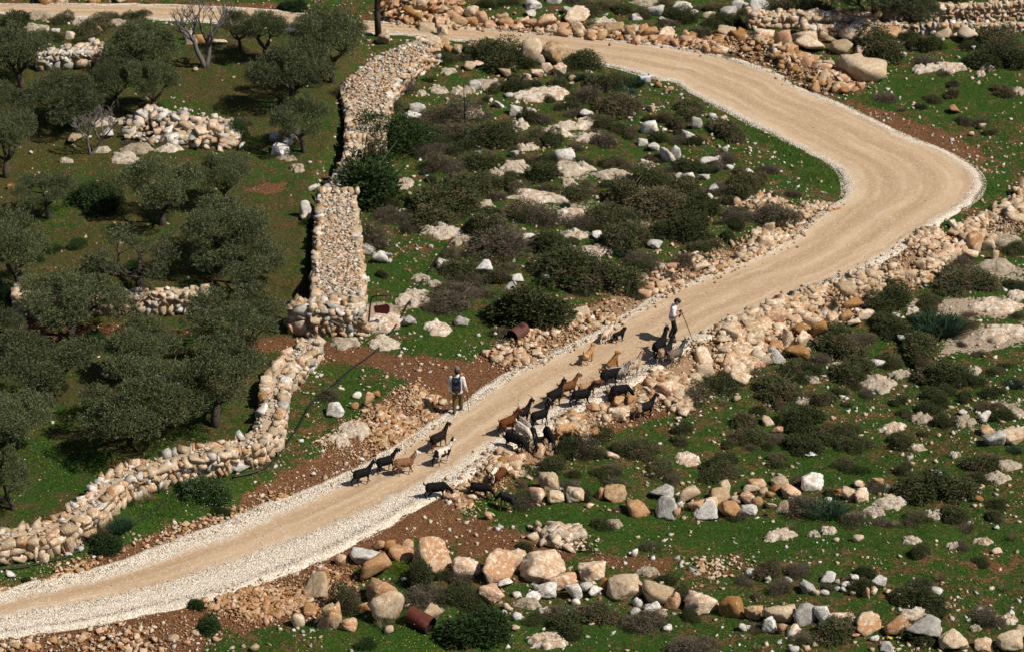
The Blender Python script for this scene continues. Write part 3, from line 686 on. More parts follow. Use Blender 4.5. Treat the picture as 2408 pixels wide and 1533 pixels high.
foot = gpoly(W1_FOOT); foot = smooth_line(resample(foot, 60), 2)
wall('stone_wall', 'long curved dry stone wall between the olive grove and the road, lower left', offset_line(foot, .46), .48, .82, 41, .15, .42, 'bbmbw', endcaps=(False, True), top_small=500)
def two_edges(Lp, Rp, z):
    l = resample(onplane(Lp, z), 30); r = resample(onplane(Rp, z), 30); return (l+r)/2, np.linalg.norm(r-l, axis=1)/2
C, hf = two_edges([(752,450),(745,490),(742,560),(737,640),(735,690),(738,720)], [(832,458),(842,520),(850,600),(854,660),(854,710),(848,735)], 1.25)
wall('stone_wall', 'broad flat-topped ruined wall filled with rubble, left of the hanging red sign', C, hf, 1.0, 42, .18, .38, 'bbmbmbw', zref=1.2, top_small=3200)
f2 = gpoly([(684,786),(735,792),(785,786),(836,782)])
wall('stone_wall', 'short rough boulder wall across the foot of the broad rubble wall', offset_line(f2, .4), .4, 1.15, 43, .28, .55, 'bmbw')
C, hf = two_edges([(816,320),(816,242),(803,192),(854,155),(880,132),(945,104),(985,92)], [(905,320),(913,269),(920,207),(958,166),(985,136),(1005,120),(1030,112)], .95)
wall('stone_wall', 'wide rubble wall climbing from the big green bush to the upper road', C, hf, .9, 44, .15, .34, 'bbmbmw', zref=.95, top_small=2200)
C, hf = two_edges([(758,448),(785,405),(808,372),(818,320)], [(798,452),(815,415),(835,385),(850,325)], .9)
wall('stone_wall', 'narrow broken wall beside the big green bush, joining the two rubble walls', C, hf, .85, 45, .16, .36, 'bbw', zref=.9)
t4 = gpoly([(40,750),(120,748),(260,745),(370,742),(480,740)])
wall('stone_wall', 'low terrace wall of fitted stones inside the olive grove', offset_line(t4, .3), .3, .85, 46, .2, .36, 'bwbb')
t5 = gpoly([(92,168),(140,166),(215,160),(245,150)])
wall('stone_wall', 'short pale stone wall among the upper olive trees at left', offset_line(t5, .5), .5, .75, 47, .2, .42, 'wwb')
t6 = gpoly([(2090,62),(2180,58),(2260,57),(2340,54),(2450,48)])
wall('stone_wall', 'tidy stone wall at the top right edge of the photo', offset_line(t6, .3), .3, .85, 48, .2, .36, 'bmbb')
t7 = gpoly([(1770,72),(1850,68),(1930,70),(1990,72),(2060,70)])
wall('stone_wall', 'stone wall running behind the dark olive trees at top right', offset_line(t7, .3), .3, .75, 49, .2, .42, 'bmwb')
t8 = gpoly([(1895,92),(1990,90),(2100,85),(2200,84),(2300,84),(2450,80)])
wall('stone_wall', 'low second stone wall below the dark olive trees at top right', offset_line(t8, .28), .28, .5, 50, .16, .32, 'bmbw')

# heaps and banks
rubble('stone_heap', 'large heap of pale boulders in the olive grove', 'stone heap', [(300,330),(318,285),(360,272),(440,276),(520,290),(556,308),(552,348),(480,352),(380,340)], 280, .26, .68, 'wbbbw', .75, 61, 200, 1.3)
rubble('stone_bank', 'bank of broken stone along the right of the road below the goats', 'rubble', None, 300, .1, .38, 'bobbm', .06, 62, 2200, 3, pre=strip('R', 1.95, 3.42, -.1, 1.0))
rubble('stone_bank', 'bank of large tumbled blocks right of the road beside the man in the white shirt', 'rubble', None, 300, .14, .52, 'bbbmb', .15, 63, 2200, 2.2, pre=strip('R', 3.4, 4.35, -.05, 2.0))
rubble('stone_bank', 'bank of beige rubble along the right of the road towards the bend', 'rubble', None, 300, .1, .42, 'bbmb', .2, 64, 2200, 2.6, pre=strip('R', 4.35, 5.45, 0, 1.7))
rubble('stone_bank', 'slope of small broken stone at the right edge below the bend', 'rubble', cp(6, [(1900,140),(2080,60),(2230,-20),(2400,-180),(2420,120),(2250,180),(2000,230)]), 160, .12, .5, 'bbm', .3, 65, 900, 3)
rubble('stone_bank', 'rust coloured rubble bank right of the road above the bend', 'rubble', cp(3, [(60,290),(300,250),(700,260),(900,400),(1180,500),(1290,600),(1180,640),(960,610),(820,570),(720,480),(520,410),(300,350)]), 300, .1, .48, 'ooommb', .25, 66, 2000, 2.4)
rubble('stone_bank', 'heap of orange boulders beside the upper road at top centre', 'rubble', cp(2, [(380,155),(430,20),(560,-40),(860,-40),(900,60),(930,180),(600,170)]), 170, .2, .75, 'oommb', .7, 67, 300, 1.8)
rubble('stone_bank', 'row of rusty stones along the far side of the upper road', 'rubble', None, 170, .14, .5, 'oomb', .1, 68, 900, 2.6, pre=strip('R', 9.0, 11.0, -.05, .9))
rubble('stone_bank', 'bank of crumbling beige stone left of the road below the dark bush', 'rubble', None, 300, .09, .34, 'bmobb', .1, 69, 2600, 3, pre=strip('L', 2.95, 4.5, -.1, 1.4))
rubble('stone_bank', 'bank of small stones inside the road bend', 'rubble', None, 160, .1, .4, 'bmbb', .05, 70, 900, 3, pre=strip('L', 4.5, 5.7, -.05, 1.0))
rubble('stone_bank', 'orange earth bank with broken stone left of the road, below the man with the backpack', 'rubble', None, 300, .07, .24, 'omoob', .03, 71, 3000, 3.2, pre=strip('L', 1.5, 2.3, -.1, 1.9))
rubble('stone_bank', 'strip of red earth clods between the gravel and the grass at lower left', 'rubble', None, 160, .05, .18, 'oomb', .0, 72, 1600, 3, pre=strip('L', .2, 1.55, -.05, .6))
rubble('stone_bank', 'slope of orange rubble below the road at bottom left', 'rubble', cp(7, [(1390,1200),(1900,1040),(2300,900),(2440,1000),(2450,1150),(2200,1250),(1850,1300),(1650,1420),(1500,1330)]), 300, .06, .22, 'ooom', .05, 73, 3000, 3)
rubble('stone_bank', 'bare brown earth slope with stones in the bottom left corner', 'rubble', cp(7, [(-20,1450),(500,1410),(1000,1300),(1320,1240),(1380,1400),(1380,1540),(600,1540),(-20,1540)]), 90, .06, .22, 'obm', .02, 74, 900, 3)
rubble('stone_heap', 'low spread of flat beige stones beside the earth track at lower centre', 'stone heap', cp(8, [(1380,740),(1480,690),(1660,700),(1800,790),(1850,840),(1650,840),(1450,810)]), 60, .15, .48, 'bbs', .12, 75, 60, 1.8)
rubble('stone_heap', 'scatter of broken beige stones on the red earth, lower right', 'stone heap', cp(9, [(150,900),(400,890),(560,950),(540,1020),(300,1040),(180,1000)]), 60, .12, .36, 'bmb', .04, 76, 60, 2)
rubble('stone_heap', 'small heap of sharp beige stones inside the road bend', 'stone heap', cp(3, [(420,1400),(520,1360),(640,1330),(760,1400),(800,1470),(640,1490),(480,1470)]), 90, .12, .42, 'bbm', .15, 77, 200, 2.2)
rubble('stone_heap', 'scatter of rusty stones beside the brown track, left of the man with the backpack', 'stone heap', cp(5, [(420,1170),(560,1180),(700,1230),(800,1300),(700,1330),(600,1290),(480,1230)]), 50, .08, .28, 'oomb', .0, 78, 160, 2.6)
# ------------------------------------------------------------------ labels that single each repeat out
LAND = []   # (phrase, picture x, y)
def land(ph, x, y): LAND.append((ph, x, y))
for ph, x, y in (('the man with the backpack',1075,960),('the man in the white shirt',1578,770),('the hanging red sign',893,728),('the dented barrel',1218,780),('the ribbed barrel',990,1462),('the lower leafless tree',215,330),('the upper leafless tree',480,110),('the grove stone heap',430,310),('the golden dog',1387,845),('the white plastic jerrycan',1516,188),('the yellow bag',2105,1500),('the thin black post',1092,240),('the blue-green tussock',2215,780),('the broad rubble wall',800,770),('the outer road bend',2300,440),('the inner road bend',1985,430),('the bottom right corner',2408,1533),('the bottom left corner',0,1533),('the top left corner',0,0),('the top right corner',2408,0),('the right edge centre',2408,766),('the left edge centre',0,766),('the top edge centre',1204,0),('the bottom edge centre',1204,1533),('the big green bush',880,390),('the round dark bush',1250,720),("the curved wall's end",755,815),('the roadside grazing goat',1032,1160),('the dark trees at top right',2060,50)): land(ph, x, y)
DIRS = ['right of','below and right of','below','below and left of','left of','above and left of','above','above and right of']
ORD = ['nearest','second nearest','third nearest','fourth nearest','fifth nearest','sixth nearest','seventh nearest','eighth nearest','ninth nearest','tenth nearest']
REG = []   # (object, class phrase, category, picture x, y)
def register(o, phrase, cat, px, py): REG.append((o, phrase, cat, px, py))
def make_labels():
    by = {}
    for r in REG: by.setdefault((r[1], r[2]), []).append(r)
    for (ph, cat), L in by.items():
        P = np.array([(r[3], r[4]) for r in L]); grp = {}
        for li, (lp, lx, ly) in enumerate(LAND):
            dx, dy = P[:, 0]-lx, (P[:, 1]-ly)*1.6; D = np.hypot(dx, dy); a = (np.round(np.arctan2(dy, dx)/(math.pi/4)).astype(int)) % 8
            for k in range(8):
                I = np.where((a == k) & (D > 12))[0]; I = I[np.argsort(D[I])]
                for rk, i in enumerate(I): grp.setdefault(int(i), []).append((rk*260+D[i]+60*(k % 2), li, k, rk))
        for i, r in enumerate(L):
            o = r[0]
            if len(L) == 1: o['label'] = ph+(' on the open hillside' if len(ph.split()) < 4 else '')
            else:
                okc = [g for g in grp[i] if len(('%s, %s %s %s' % (ph, ORD[min(g[3], 9)], DIRS[g[2]], LAND[g[1]][0])).split()) <= 16 and g[3] < 10]; c = min(okc or grp[i]); o['label'] = '%s, %s %s %s' % (ph, ORD[min(c[3], 9)], DIRS[c[2]], LAND[c[1]][0])
                o['group'] = ph+'s'
            o['category'] = cat

# ------------------------------------------------------------------ boulders and bedrock slabs
def parse(txt):
    out = []
    for rec in txt.replace('\n', ' ').split(';'):
        rec = rec.strip()
        if rec: a = rec.split(','); out.append((float(a[0]), float(a[1]), float(a[2]), float(a[3]), a[4].strip()))
    return out
BOULD = {
8: """280,940,230,110,w;340,1045,220,165,o;360,855,90,75,o;440,850,85,75,o;560,860,85,85,m;505,920,170,80,o;740,1000,260,210,m;105,950,85,80,m;960,1020,200,125,b;1185,1060,235,180,m;1290,975,190,130,b;1490,1060,320,190,b;1610,1115,230,130,m;1820,1050,190,130,b;2050,1175,250,150,b;1890,1120,90,85,o;2270,1200,210,130,b;2360,1240,110,90,o;1225,1100,105,60,w;1515,1170,140,90,w;1690,1180,130,110,w;1775,1130,85,75,w;1415,1200,110,65,w;1250,1250,80,45,b;1130,1205,195,115,m;1310,1160,65,30,w;1440,1110,55,40,w;1710,1215,60,45,w;1840,1170,90,75,w;415,1330,260,200,b;385,1200,230,150,m;250,1260,100,75,o;165,1390,110,70,o;40,1365,120,150,m;735,1350,130,120,b;435,1410,65,50,b;1130,1310,70,45,w;1310,1320,70,50,w;1220,1295,45,50,w;1525,445,135,125,b;1430,520,130,90,m;1575,520,115,75,b;1705,510,130,90,b;1970,510,170,110,m;1870,490,80,80,o;1805,555,65,38,b;2135,605,170,110,o;2290,495,170,75,w;2330,625,150,140,w;1455,220,80,90,m;1110,630,60,55,o;1450,720,55,80,b;2110,880,50,50,w;1300,1385,60,30,b;2225,1265,115,75,w;2110,1285,75,50,w;2130,1225,70,65,w;2300,1300,75,30,b;2300,1275,50,30,b;2330,1385,70,30,w;1340,350,85,30,b;1160,370,90,60,b;1090,410,95,55,m;940,450,110,50,m;860,510,110,60,m;1000,500,70,40,b;1270,270,60,50,b;1330,240,80,60,m;1160,260,90,45,m;1960,215,90,35,b""",
9: """95,530,160,120,b;150,570,115,85,o;40,550,80,60,w;15,635,60,80,o;255,560,95,75,b;220,635,165,85,w;380,615,140,95,o;345,460,95,90,b;320,520,150,80,m;560,430,120,75,o;500,530,100,80,m;420,530,75,60,b;570,555,75,80,o;610,470,75,55,b;510,595,125,60,w;735,590,95,70,b;660,480,70,45,o;670,550,90,50,b;530,470,120,80,b;945,440,150,115,w;810,485,145,75,m;720,410,125,55,b;690,440,70,40,o;800,520,60,45,b;1265,410,80,35,b;1185,500,95,80,b;1280,510,100,85,b;1050,515,55,40,w;1120,445,45,30,o;1390,395,90,30,o;1805,350,75,55,w;2185,130,145,110,w;2330,120,170,100,b;2150,60,120,70,o;2280,60,120,60,b;1255,785,80,45,b;1105,780,45,25,b;2200,865,80,30,b;920,1130,110,80,w;1050,1060,100,70,w;1230,1050,65,40,w;1400,1095,105,75,w;1170,1090,70,35,w;1310,1160,45,70,o;1110,1070,40,35,w;1110,1115,50,35,w;1160,1125,45,35,w;965,1150,50,40,b;1025,1150,70,35,w;1220,1150,40,30,b;1360,1140,60,50,b;1470,1150,60,40,b;1530,1165,45,40,b;1650,1145,105,50,b;1790,1145,85,50,w;1860,1245,70,50,b;2090,1265,50,35,w;190,1270,235,135,b;400,1300,175,135,o;540,1315,120,105,m;715,1335,220,125,b;895,1355,140,140,w;1000,1350,150,130,w;1160,1365,170,85,b;1330,1410,200,115,m;1520,1410,180,90,o;1700,1450,250,125,w;15,1240,70,130,o;650,1395,95,100,w;735,1410,60,70,o;820,1400,80,55,b;465,1390,60,45,w;510,1375,40,25,w;800,1430,75,40,w;1365,1460,70,40,w;820,1530,65,40,w;1240,1440,60,30,o;1910,1530,210,100,b;2300,1530,180,110,b;2110,1530,120,40,b;1455,1530,100,60,w;2350,1460,130,90,b;520,1010,70,45,w;640,1060,45,40,w;780,1055,60,30,w;2080,510,60,35,o""",
6: """940,800,140,95,b;1030,750,90,80,w;1210,675,150,70,o;1165,760,110,90,o;1300,725,135,50,b;1225,780,100,45,b;830,690,100,70,b;880,850,125,85,o;995,860,115,115,o;785,930,100,130,b;880,940,90,120,b;690,945,140,50,o;835,1015,160,90,o;700,1035,120,110,w;585,1030,110,100,b;435,1040,65,110,b;505,985,110,90,m;340,1020,100,70,b;455,1175,150,70,b;600,815,150,60,b;730,835,130,70,b;490,900,120,55,b;690,760,170,70,m;400,830,70,60,b;360,1130,55,110,b;420,1120,80,80,b;200,1050,120,110,b;45,1200,95,90,m;150,1170,130,50,b;210,1130,130,90,b;1170,590,150,90,b;1300,550,95,45,b;1600,460,125,70,b;2045,270,120,115,m;2025,320,110,60,b;1670,410,80,75,b;1740,390,90,80,b;1890,310,120,80,b;1820,375,75,50,w;1955,260,100,70,b;2140,250,100,70,b;2190,330,60,70,b;1810,415,40,50,b;1730,470,80,40,o;1835,470,70,35,b;1535,485,70,45,b;910,580,50,45,b;955,560,100,35,b;650,150,80,75,b;600,150,60,30,b;630,250,120,85,b;445,335,65,60,b;575,295,60,30,b;745,200,70,40,o;185,410,110,70,b;125,460,60,40,o;35,500,70,40,b;1400,1050,105,55,w;1550,890,70,50,w;1510,730,65,45,w;1960,1380,70,40,w;2120,1430,110,80,w;700,1510,90,50,o;645,1450,90,60,b;2330,90,120,80,b;1850,1410,70,40,b;430,1290,60,40,b""",
2: """395,310,90,100,b;720,350,150,90,b;800,260,80,80,b;690,230,120,60,b;805,330,90,70,m;905,375,70,65,b;1005,360,110,75,m;840,370,70,55,o;1420,430,210,165,b;1570,440,190,140,m;985,485,95,55,b;1050,470,85,50,b;1600,520,90,80,b;1510,510,80,70,b;1445,530,85,55,b;1225,530,100,55,b;1265,490,70,45,b;1370,560,70,60,b;735,455,85,55,b;1015,610,90,60,w;1190,735,75,50,w;1300,795,95,65,w;1400,795,90,50,w;620,770,120,55,w;590,830,130,60,w;1785,810,100,60,w;2220,765,65,50,b;2085,695,55,40,b;1625,1130,145,110,w;1285,1075,75,60,w;2205,915,130,90,w;2345,1105,120,110,w;2240,1030,80,45,w;2165,995,70,45,w;990,965,70,40,w;1040,1070,60,40,w;1255,670,60,30,w;905,130,80,75,m;985,180,120,50,o;1060,165,100,75,o;1000,140,90,80,b;1230,195,110,65,o;1210,165,80,70,b;1400,205,110,60,o;1510,205,130,95,m;1120,195,100,40,o;1620,215,80,45,o;1720,240,110,75,b;1825,250,80,45,o;1900,250,60,55,o;1970,250,130,80,m;2060,250,90,45,b;2215,270,110,75,o;2180,300,80,50,o;2330,280,110,70,b;1330,190,60,45,o;510,90,180,100,o;740,90,140,60,b;575,160,110,80,m;680,150,90,60,o;820,170,90,50,m;1720,170,170,55,b;1660,100,80,45,w;1400,120,80,35,w;1420,65,120,45,w;2255,105,120,60,w;2120,140,90,35,w;2300,150,60,30,w;1560,30,120,40,w;1680,560,55,40,b;2340,640,70,45,o;2270,600,50,40,o""",
3: """60,90,130,70,w;130,100,70,35,w;380,125,130,75,w;430,70,100,70,w;240,130,100,30,b;530,190,100,70,b;590,105,170,55,w;735,340,140,135,o;940,370,220,90,b;1140,375,160,90,b;620,280,140,50,b;930,210,110,50,b;895,290,180,70,b;1070,300,80,50,b;1250,290,250,65,b;1460,275,170,60,o;1020,270,60,50,b;1210,480,190,105,b;1310,560,300,100,b;1280,390,85,65,b;1050,465,100,50,b;890,460,140,50,o;1015,505,150,60,m;835,510,90,55,o;870,405,110,50,o;975,465,70,50,b;1145,590,80,55,o;1275,615,65,50,o;1230,635,60,35,o;440,290,130,65,o;360,260,130,50,b;245,290,60,40,o;1830,260,120,55,b;2010,300,150,110,b;1560,400,55,50,w;1915,780,85,55,o;2100,885,55,45,b;2025,930,45,30,b;150,880,80,80,w;265,810,60,40,w;340,820,50,30,b;305,900,95,55,w;110,960,110,65,w;15,1100,70,100,w;235,1135,130,60,w;295,1110,60,45,w;30,1230,70,50,w;105,1225,85,50,w;205,1230,80,40,w;505,1190,70,30,w;260,1310,90,35,w;245,1365,50,45,w;430,1410,60,60,m;645,1380,40,70,b;670,1420,70,60,b;735,1440,50,40,b;885,1405,45,30,b;875,1460,50,25,b;1065,1455,50,45,o;380,1155,60,30,w;345,1040,50,40,w;790,1460,60,40,b;1120,1440,50,25,o;480,60,60,40,w""",
5: """295,295,100,75,w;380,350,110,80,w;815,385,115,55,w;1075,430,130,90,w;1300,480,110,40,w;1260,530,90,45,w;1850,185,75,55,w;2245,250,100,45,w;1380,200,110,60,w;575,775,90,65,w;930,780,100,60,w;215,1265,70,40,w;70,1390,130,80,w;200,1340,60,45,o;300,1330,80,110,o;345,1265,60,50,o;2010,1340,110,80,o;2000,1420,110,80,b;1830,1360,100,50,o;1910,1440,60,55,b;2090,1320,90,70,o;1700,1420,90,60,m;2250,1230,110,50,b;2340,1270,90,70,b;2210,1190,80,60,o;2280,1170,70,60,m;1390,830,60,40,b;1650,780,90,50,b;1740,730,120,60,b;2180,590,110,60,o;2260,560,70,40,b;720,245,35,25,w;1160,850,30,35,w""",
1: """1235,965,80,75,b;1145,975,80,65,w;1540,1015,110,70,o;520,985,120,55,b;500,1010,40,25,b;720,950,100,60,w;1910,1065,130,55,w;1890,970,110,50,w;1990,960,60,40,w;1960,1000,70,50,w;2110,1120,30,20,w;2085,1490,90,110,w;2130,1310,90,50,w;735,120,45,30,w;670,225,55,45,o;380,235,65,35,w;470,270,80,55,b;1330,490,40,28,b;290,40,140,45,o;400,35,120,40,b;640,30,80,40,o;830,20,110,40,b;1300,330,90,90,b;1360,300,70,60,o;1500,330,100,50,b;1290,280,80,70,w;75,1295,60,40,o;980,690,60,15,b""",
7: """1310,455,150,80,w;680,905,45,30,o;70,1020,70,35,w;835,860,50,30,o;300,930,70,60,b;540,850,60,35,w;890,325,95,35,m;465,880,60,25,w;2030,1360,90,90,b;2105,1285,95,75,o;1470,1325,65,35,b;1730,1530,75,50,m;2240,1370,165,155,m;2360,1390,60,70,o;2130,1180,200,150,b;2200,1050,90,70,o;2315,945,75,70,b;1000,830,45,30,o;1330,1420,70,30,b;1180,1460,80,30,b;1270,1480,60,25,o;1470,1460,50,35,o""",
4: """1960,790,60,60,b;2020,830,90,60,m;2120,850,90,60,b;2290,820,110,60,w;2200,760,60,60,b;2310,700,80,70,b;2080,60,70,40,b;1060,690,80,70,b;920,690,80,60,b;850,650,70,60,b"""}
SLAB = {
2: "1120,605,170,50;1490,690,330,85;770,640,130,30;850,510,110,30;985,640,90,40;915,660,90,60;985,810,230,60;1300,1180,190,80;1380,1040,130,45;1330,900,110,80;1560,960,170,90;1810,970,180,40;1740,880,280,30;1160,1215,90,55;1960,1240,230,80;1640,1200,200,60;1700,1160,200,40;1480,1380,420,50;1680,1500,200,60;1090,1430,120,60;545,1300,110,80;1660,1290,110,60;2190,50,200,40;1900,185,180,40;2130,215,100,30;660,655,60,25;1170,945,60,20;1300,1290,110,40;2190,1150,100,60",
5: "780,170,270,75;935,225,130,60;1840,305,200,60;1700,180,150,45;745,515,100,40;765,845,170,100;600,640,210,110;420,800,230,130;380,940,190,90;150,930,200,70;200,1520,180,90;650,470,110,30;2140,120,150,40",
6: "1390,1220,200,110;1545,1130,130,50;1630,720,110,60;2030,1110,120,55;1980,1460,130,70;1500,1490,150,35;2270,230,200,70;2200,400,240,60;2200,690,280,90;2250,880,300,110;2330,590,120,50;1150,1080,170,50;930,1160,120,30;1240,1090,100,40;1690,1440,110,70;2330,1400,120,60;880,1310,100,40",
9: "1480,570,200,85;1365,610,140,60;1490,50,150,50;715,770,210,45;1055,735,100,45;1615,800,120,30;1900,830,90,25;2270,295,160,60;1640,1320,230,60;2280,1350,110,60;80,260,150,90;1660,170,110,40;950,750,80,20;2100,800,100,25;2200,380,150,60;1770,640,120,60;1920,210,80,25;2050,1400,80,40",
3: "1730,495,170,35;1900,490,210,45;2125,490,100,30;2090,525,60,25;2340,650,100,35;750,20,180,40",
1: "1380,1015,200,45;950,1040,200,35;1150,1045,140,40;840,1120,190,70;710,1045,100,25;1950,1100,100,25;450,1115,80,20;2025,1175,100,40;265,140,180,50;560,185,130,55;800,180,130,30;260,220,180,35;720,860,150,40;840,850,90,25",
8: "1700,710,120,40;1510,1500,260,80;1970,680,120,25;1390,1230,170,40;1500,1280,110,30;2200,1010,140,40",
7: "1040,445,90,35;2300,120,140,70",
}
def slab_mesh(seed):
    na, nr = 60, 18; a = np.linspace(0, 2*math.pi, na, endpoint=False); V = [(0, 0, .6)]
    out = .5*(1+1.3*(fbm(np.cos(a)*2+seed*3.1+9, np.sin(a)*2+9, seed, 4)-.5))
    for k in range(1, nr+1):
        r = k/nr; x, y = np.cos(a)*out*r, np.sin(a)*out*r
        n = fbm(x*4+seed+20, y*9+20, seed+3, 4); n2 = fbm(x*14+seed+40, y*22+40, seed+7, 3)
        z = (1-r**4)*.75+(n-.5)*1.15; st = np.floor(z*4)/4; z = .35*z+.65*st+(n2-.5)*.2-.05
        if k == nr: z = np.full(na, -.8)
        V += list(zip(x, y, z))
    T = [(0, 1+k, 1+(k+1) % na) for k in range(na)]; F = [(1+k*na+j, 1+(k+1)*na+j, 1+(k+1)*na+(j+1) % na, 1+k*na+(j+1) % na) for k in range(nr-1) for j in range(na)]
    m = mesh_np('rock_outcrop', np.array(V), [np.array(T), np.array(F)], False); m.materials.append(M['s']); return m
SLABS = [slab_mesh(i+1) for i in range(9)]
rng = np.random.default_rng(5)
SPH = {'w': 'pale grey', 'b': 'beige', 'o': 'rust orange', 'm': 'orange-streaked beige'}
def sized(w): return 'huge' if w > 1.15 else 'large' if w > .72 else 'medium' if w > .42 else 'small'
FEET = []   # placed footprints (x, y, r) so that other things keep clear
def boulders():
    BQ = []
    for c, txt in BOULD.items():
        L = parse(txt); o = ORG[c]
        P = place([o[0]+r[0]*KC for r in L], [o[1]+r[1]*KC for r in L])
        for (cx, cy, pw, ph, ty), p in zip(L, P):
            if not (-30 < o[0]+cx*KC < 2440 and o[1]+cy*KC < 1570): continue
            s = pxm(p); wm = pw*KC/s; dep = math.atan2(CAM_H, p[1]); dm = wm*rng.uniform(.7, .95)
            hm = max(.42*wm, (ph*KC/s-.42*dm*math.sin(dep))/math.cos(dep)); hm = min(hm*1.12, wm*1.7)
            q = (p[0], p[1]+dm*.36, float(height(np.array([p[0]]), np.array([p[1]+dm*.3]))[0])+hm*.40)
            BQ.append((wm, q, ty, dm, hm, o[0]+cx*KC, o[1]+(cy-ph/2)*KC, c in (6, 3) or ty == 'o'))
    BQ.sort(key=lambda r: -r[0]); rest = {}
    for k, (wm, q, ty, dm, hm, px, py, blk) in enumerate(BQ):
        FEET.append((q[0], q[1], wm*.45)); rot = (rng.uniform(-.12, .12), rng.uniform(-.12, .12), rng.choice([0, math.pi])+rng.uniform(-.35, .35)); sc = (wm*1.04, dm*1.05, hm*1.15)
        if k < 300:
            ob = link('boulder', (BLOCK if blk or rng.uniform() < .3 else BIG)[rng.integers(0, 16)], None, M[ty], q, rot, sc)
            shape = 'flat ' if hm < .45*wm else 'upright ' if hm > 1.05*wm else ''
            register(ob, '%s %s%s boulder' % (sized(wm), shape, SPH[ty]), 'boulder', px, py)
        else:
            V, F = rock_shape(2, 3000+k, 11, rough=.03); mt = np.array(Matrix.LocRotScale(Vector(q), Euler(rot), Vector(sc)))
            rest.setdefault(ty, MB()).add(V@mt[:3, :3].T+mt[:3, 3], F)
    for ty, mb in rest.items():
        kind(link('loose_stones', mb.mesh('loose_stones'), None, M[ty]), 'stuff', 'small loose %s stones lying about the hillside' % SPH[ty])
    for c, txt in SLAB.items():
        for rec in txt.split(';'):
            cx, cy, pw, ph = map(float, rec.split(',')); o = ORG[c]; x, y = o[0]+cx*KC, o[1]+(cy-ph*.45)*KC
            p = place1(x, y); s = pxm(p); dep = math.atan2(CAM_H, p[1]); wm = pw*KC/s; dm = max(.5*wm, ph*KC/s/math.sin(dep)*.85)
            ob = link('rock_outcrop', SLABS[rng.integers(0, len(SLABS))], None, None, (p[0], p[1], p[2]+.0), (rng.uniform(-.04, .04), rng.uniform(-.04, .04), rng.choice([0, math.pi])+rng.uniform(-.25, .25)), (wm*1.2, dm*1.15, min(.36, .2+.1*wm)))
            FEET.append((p[0], p[1], wm*.4))
            register(ob, '%s pale layered bedrock slab' % ('broad' if wm > 1.6 else 'low' if wm > .9 else 'small'), 'rock', x, y)
boulders()

# ------------------------------------------------------------------ shrubs
def leaves(P, D, ln, wd, rng, bend=.3):
    """one narrow quad per leaf: P base points, D directions"""
    n = len(P); D = D/np.linalg.norm(D, axis=1)[:, None]; r = rng.normal(size=(n, 3)); s = np.cross(D, r); s /= np.linalg.norm(s, axis=1)[:, None]+1e-9
    ln = np.asarray(ln)*np.ones(n); wd = np.asarray(wd)*np.ones(n)
    b = P; t = P+D*ln[:, None]; m = P+D*(ln*.5)[:, None]
    V = np.stack([b, m+s*wd[:, None]/2, t, m-s*wd[:, None]/2], 1).reshape(-1, 3); F = np.arange(4*n).reshape(n, 4); return V, F
def dome(n, rng, seed, lump=.35, fill=.3, flat=1.0):
    """points through a low cushion made of several overlapping lobes"""
    r0 = np.random.default_rng(seed*31); k = r0.integers(5, 9); a = r0.uniform(0, 6.28, k); rr = np.sqrt(r0.uniform(0, 1, k))*.33
    C = np.stack([np.cos(a)*rr, np.sin(a)*rr, r0.uniform(0, .12, k)], 1); R = r0.uniform(.16, .30, k); H = R*r0.uniform(1.3, 2.9, k)*(1.15-rr)
    w_ = R**2/np.sum(R**2); pick = r0.choice(k, n, p=w_)
    d = rng.normal(size=(n, 3)); d[:, 2] = np.abs(d[:, 2])-.12; d /= np.linalg.norm(d, axis=1)[:, None]
    nz = fbm(d[:, 0]*3+seed*7+30+pick*3, d[:, 1]*3+d[:, 2]*2.2+30, seed, 3)
    r = (1+lump*2*(nz-.5))*np.where(rng.uniform(size=n) < fill, rng.uniform(.35, .9, n), rng.uniform(.84, 1.05, n))
    P = C[pick]+d*r[:, None]*np.stack([R[pick], R[pick], H[pick]], 1); P[:, 2] = np.maximum(P[:, 2], 0)*1.15*flat; return P, d
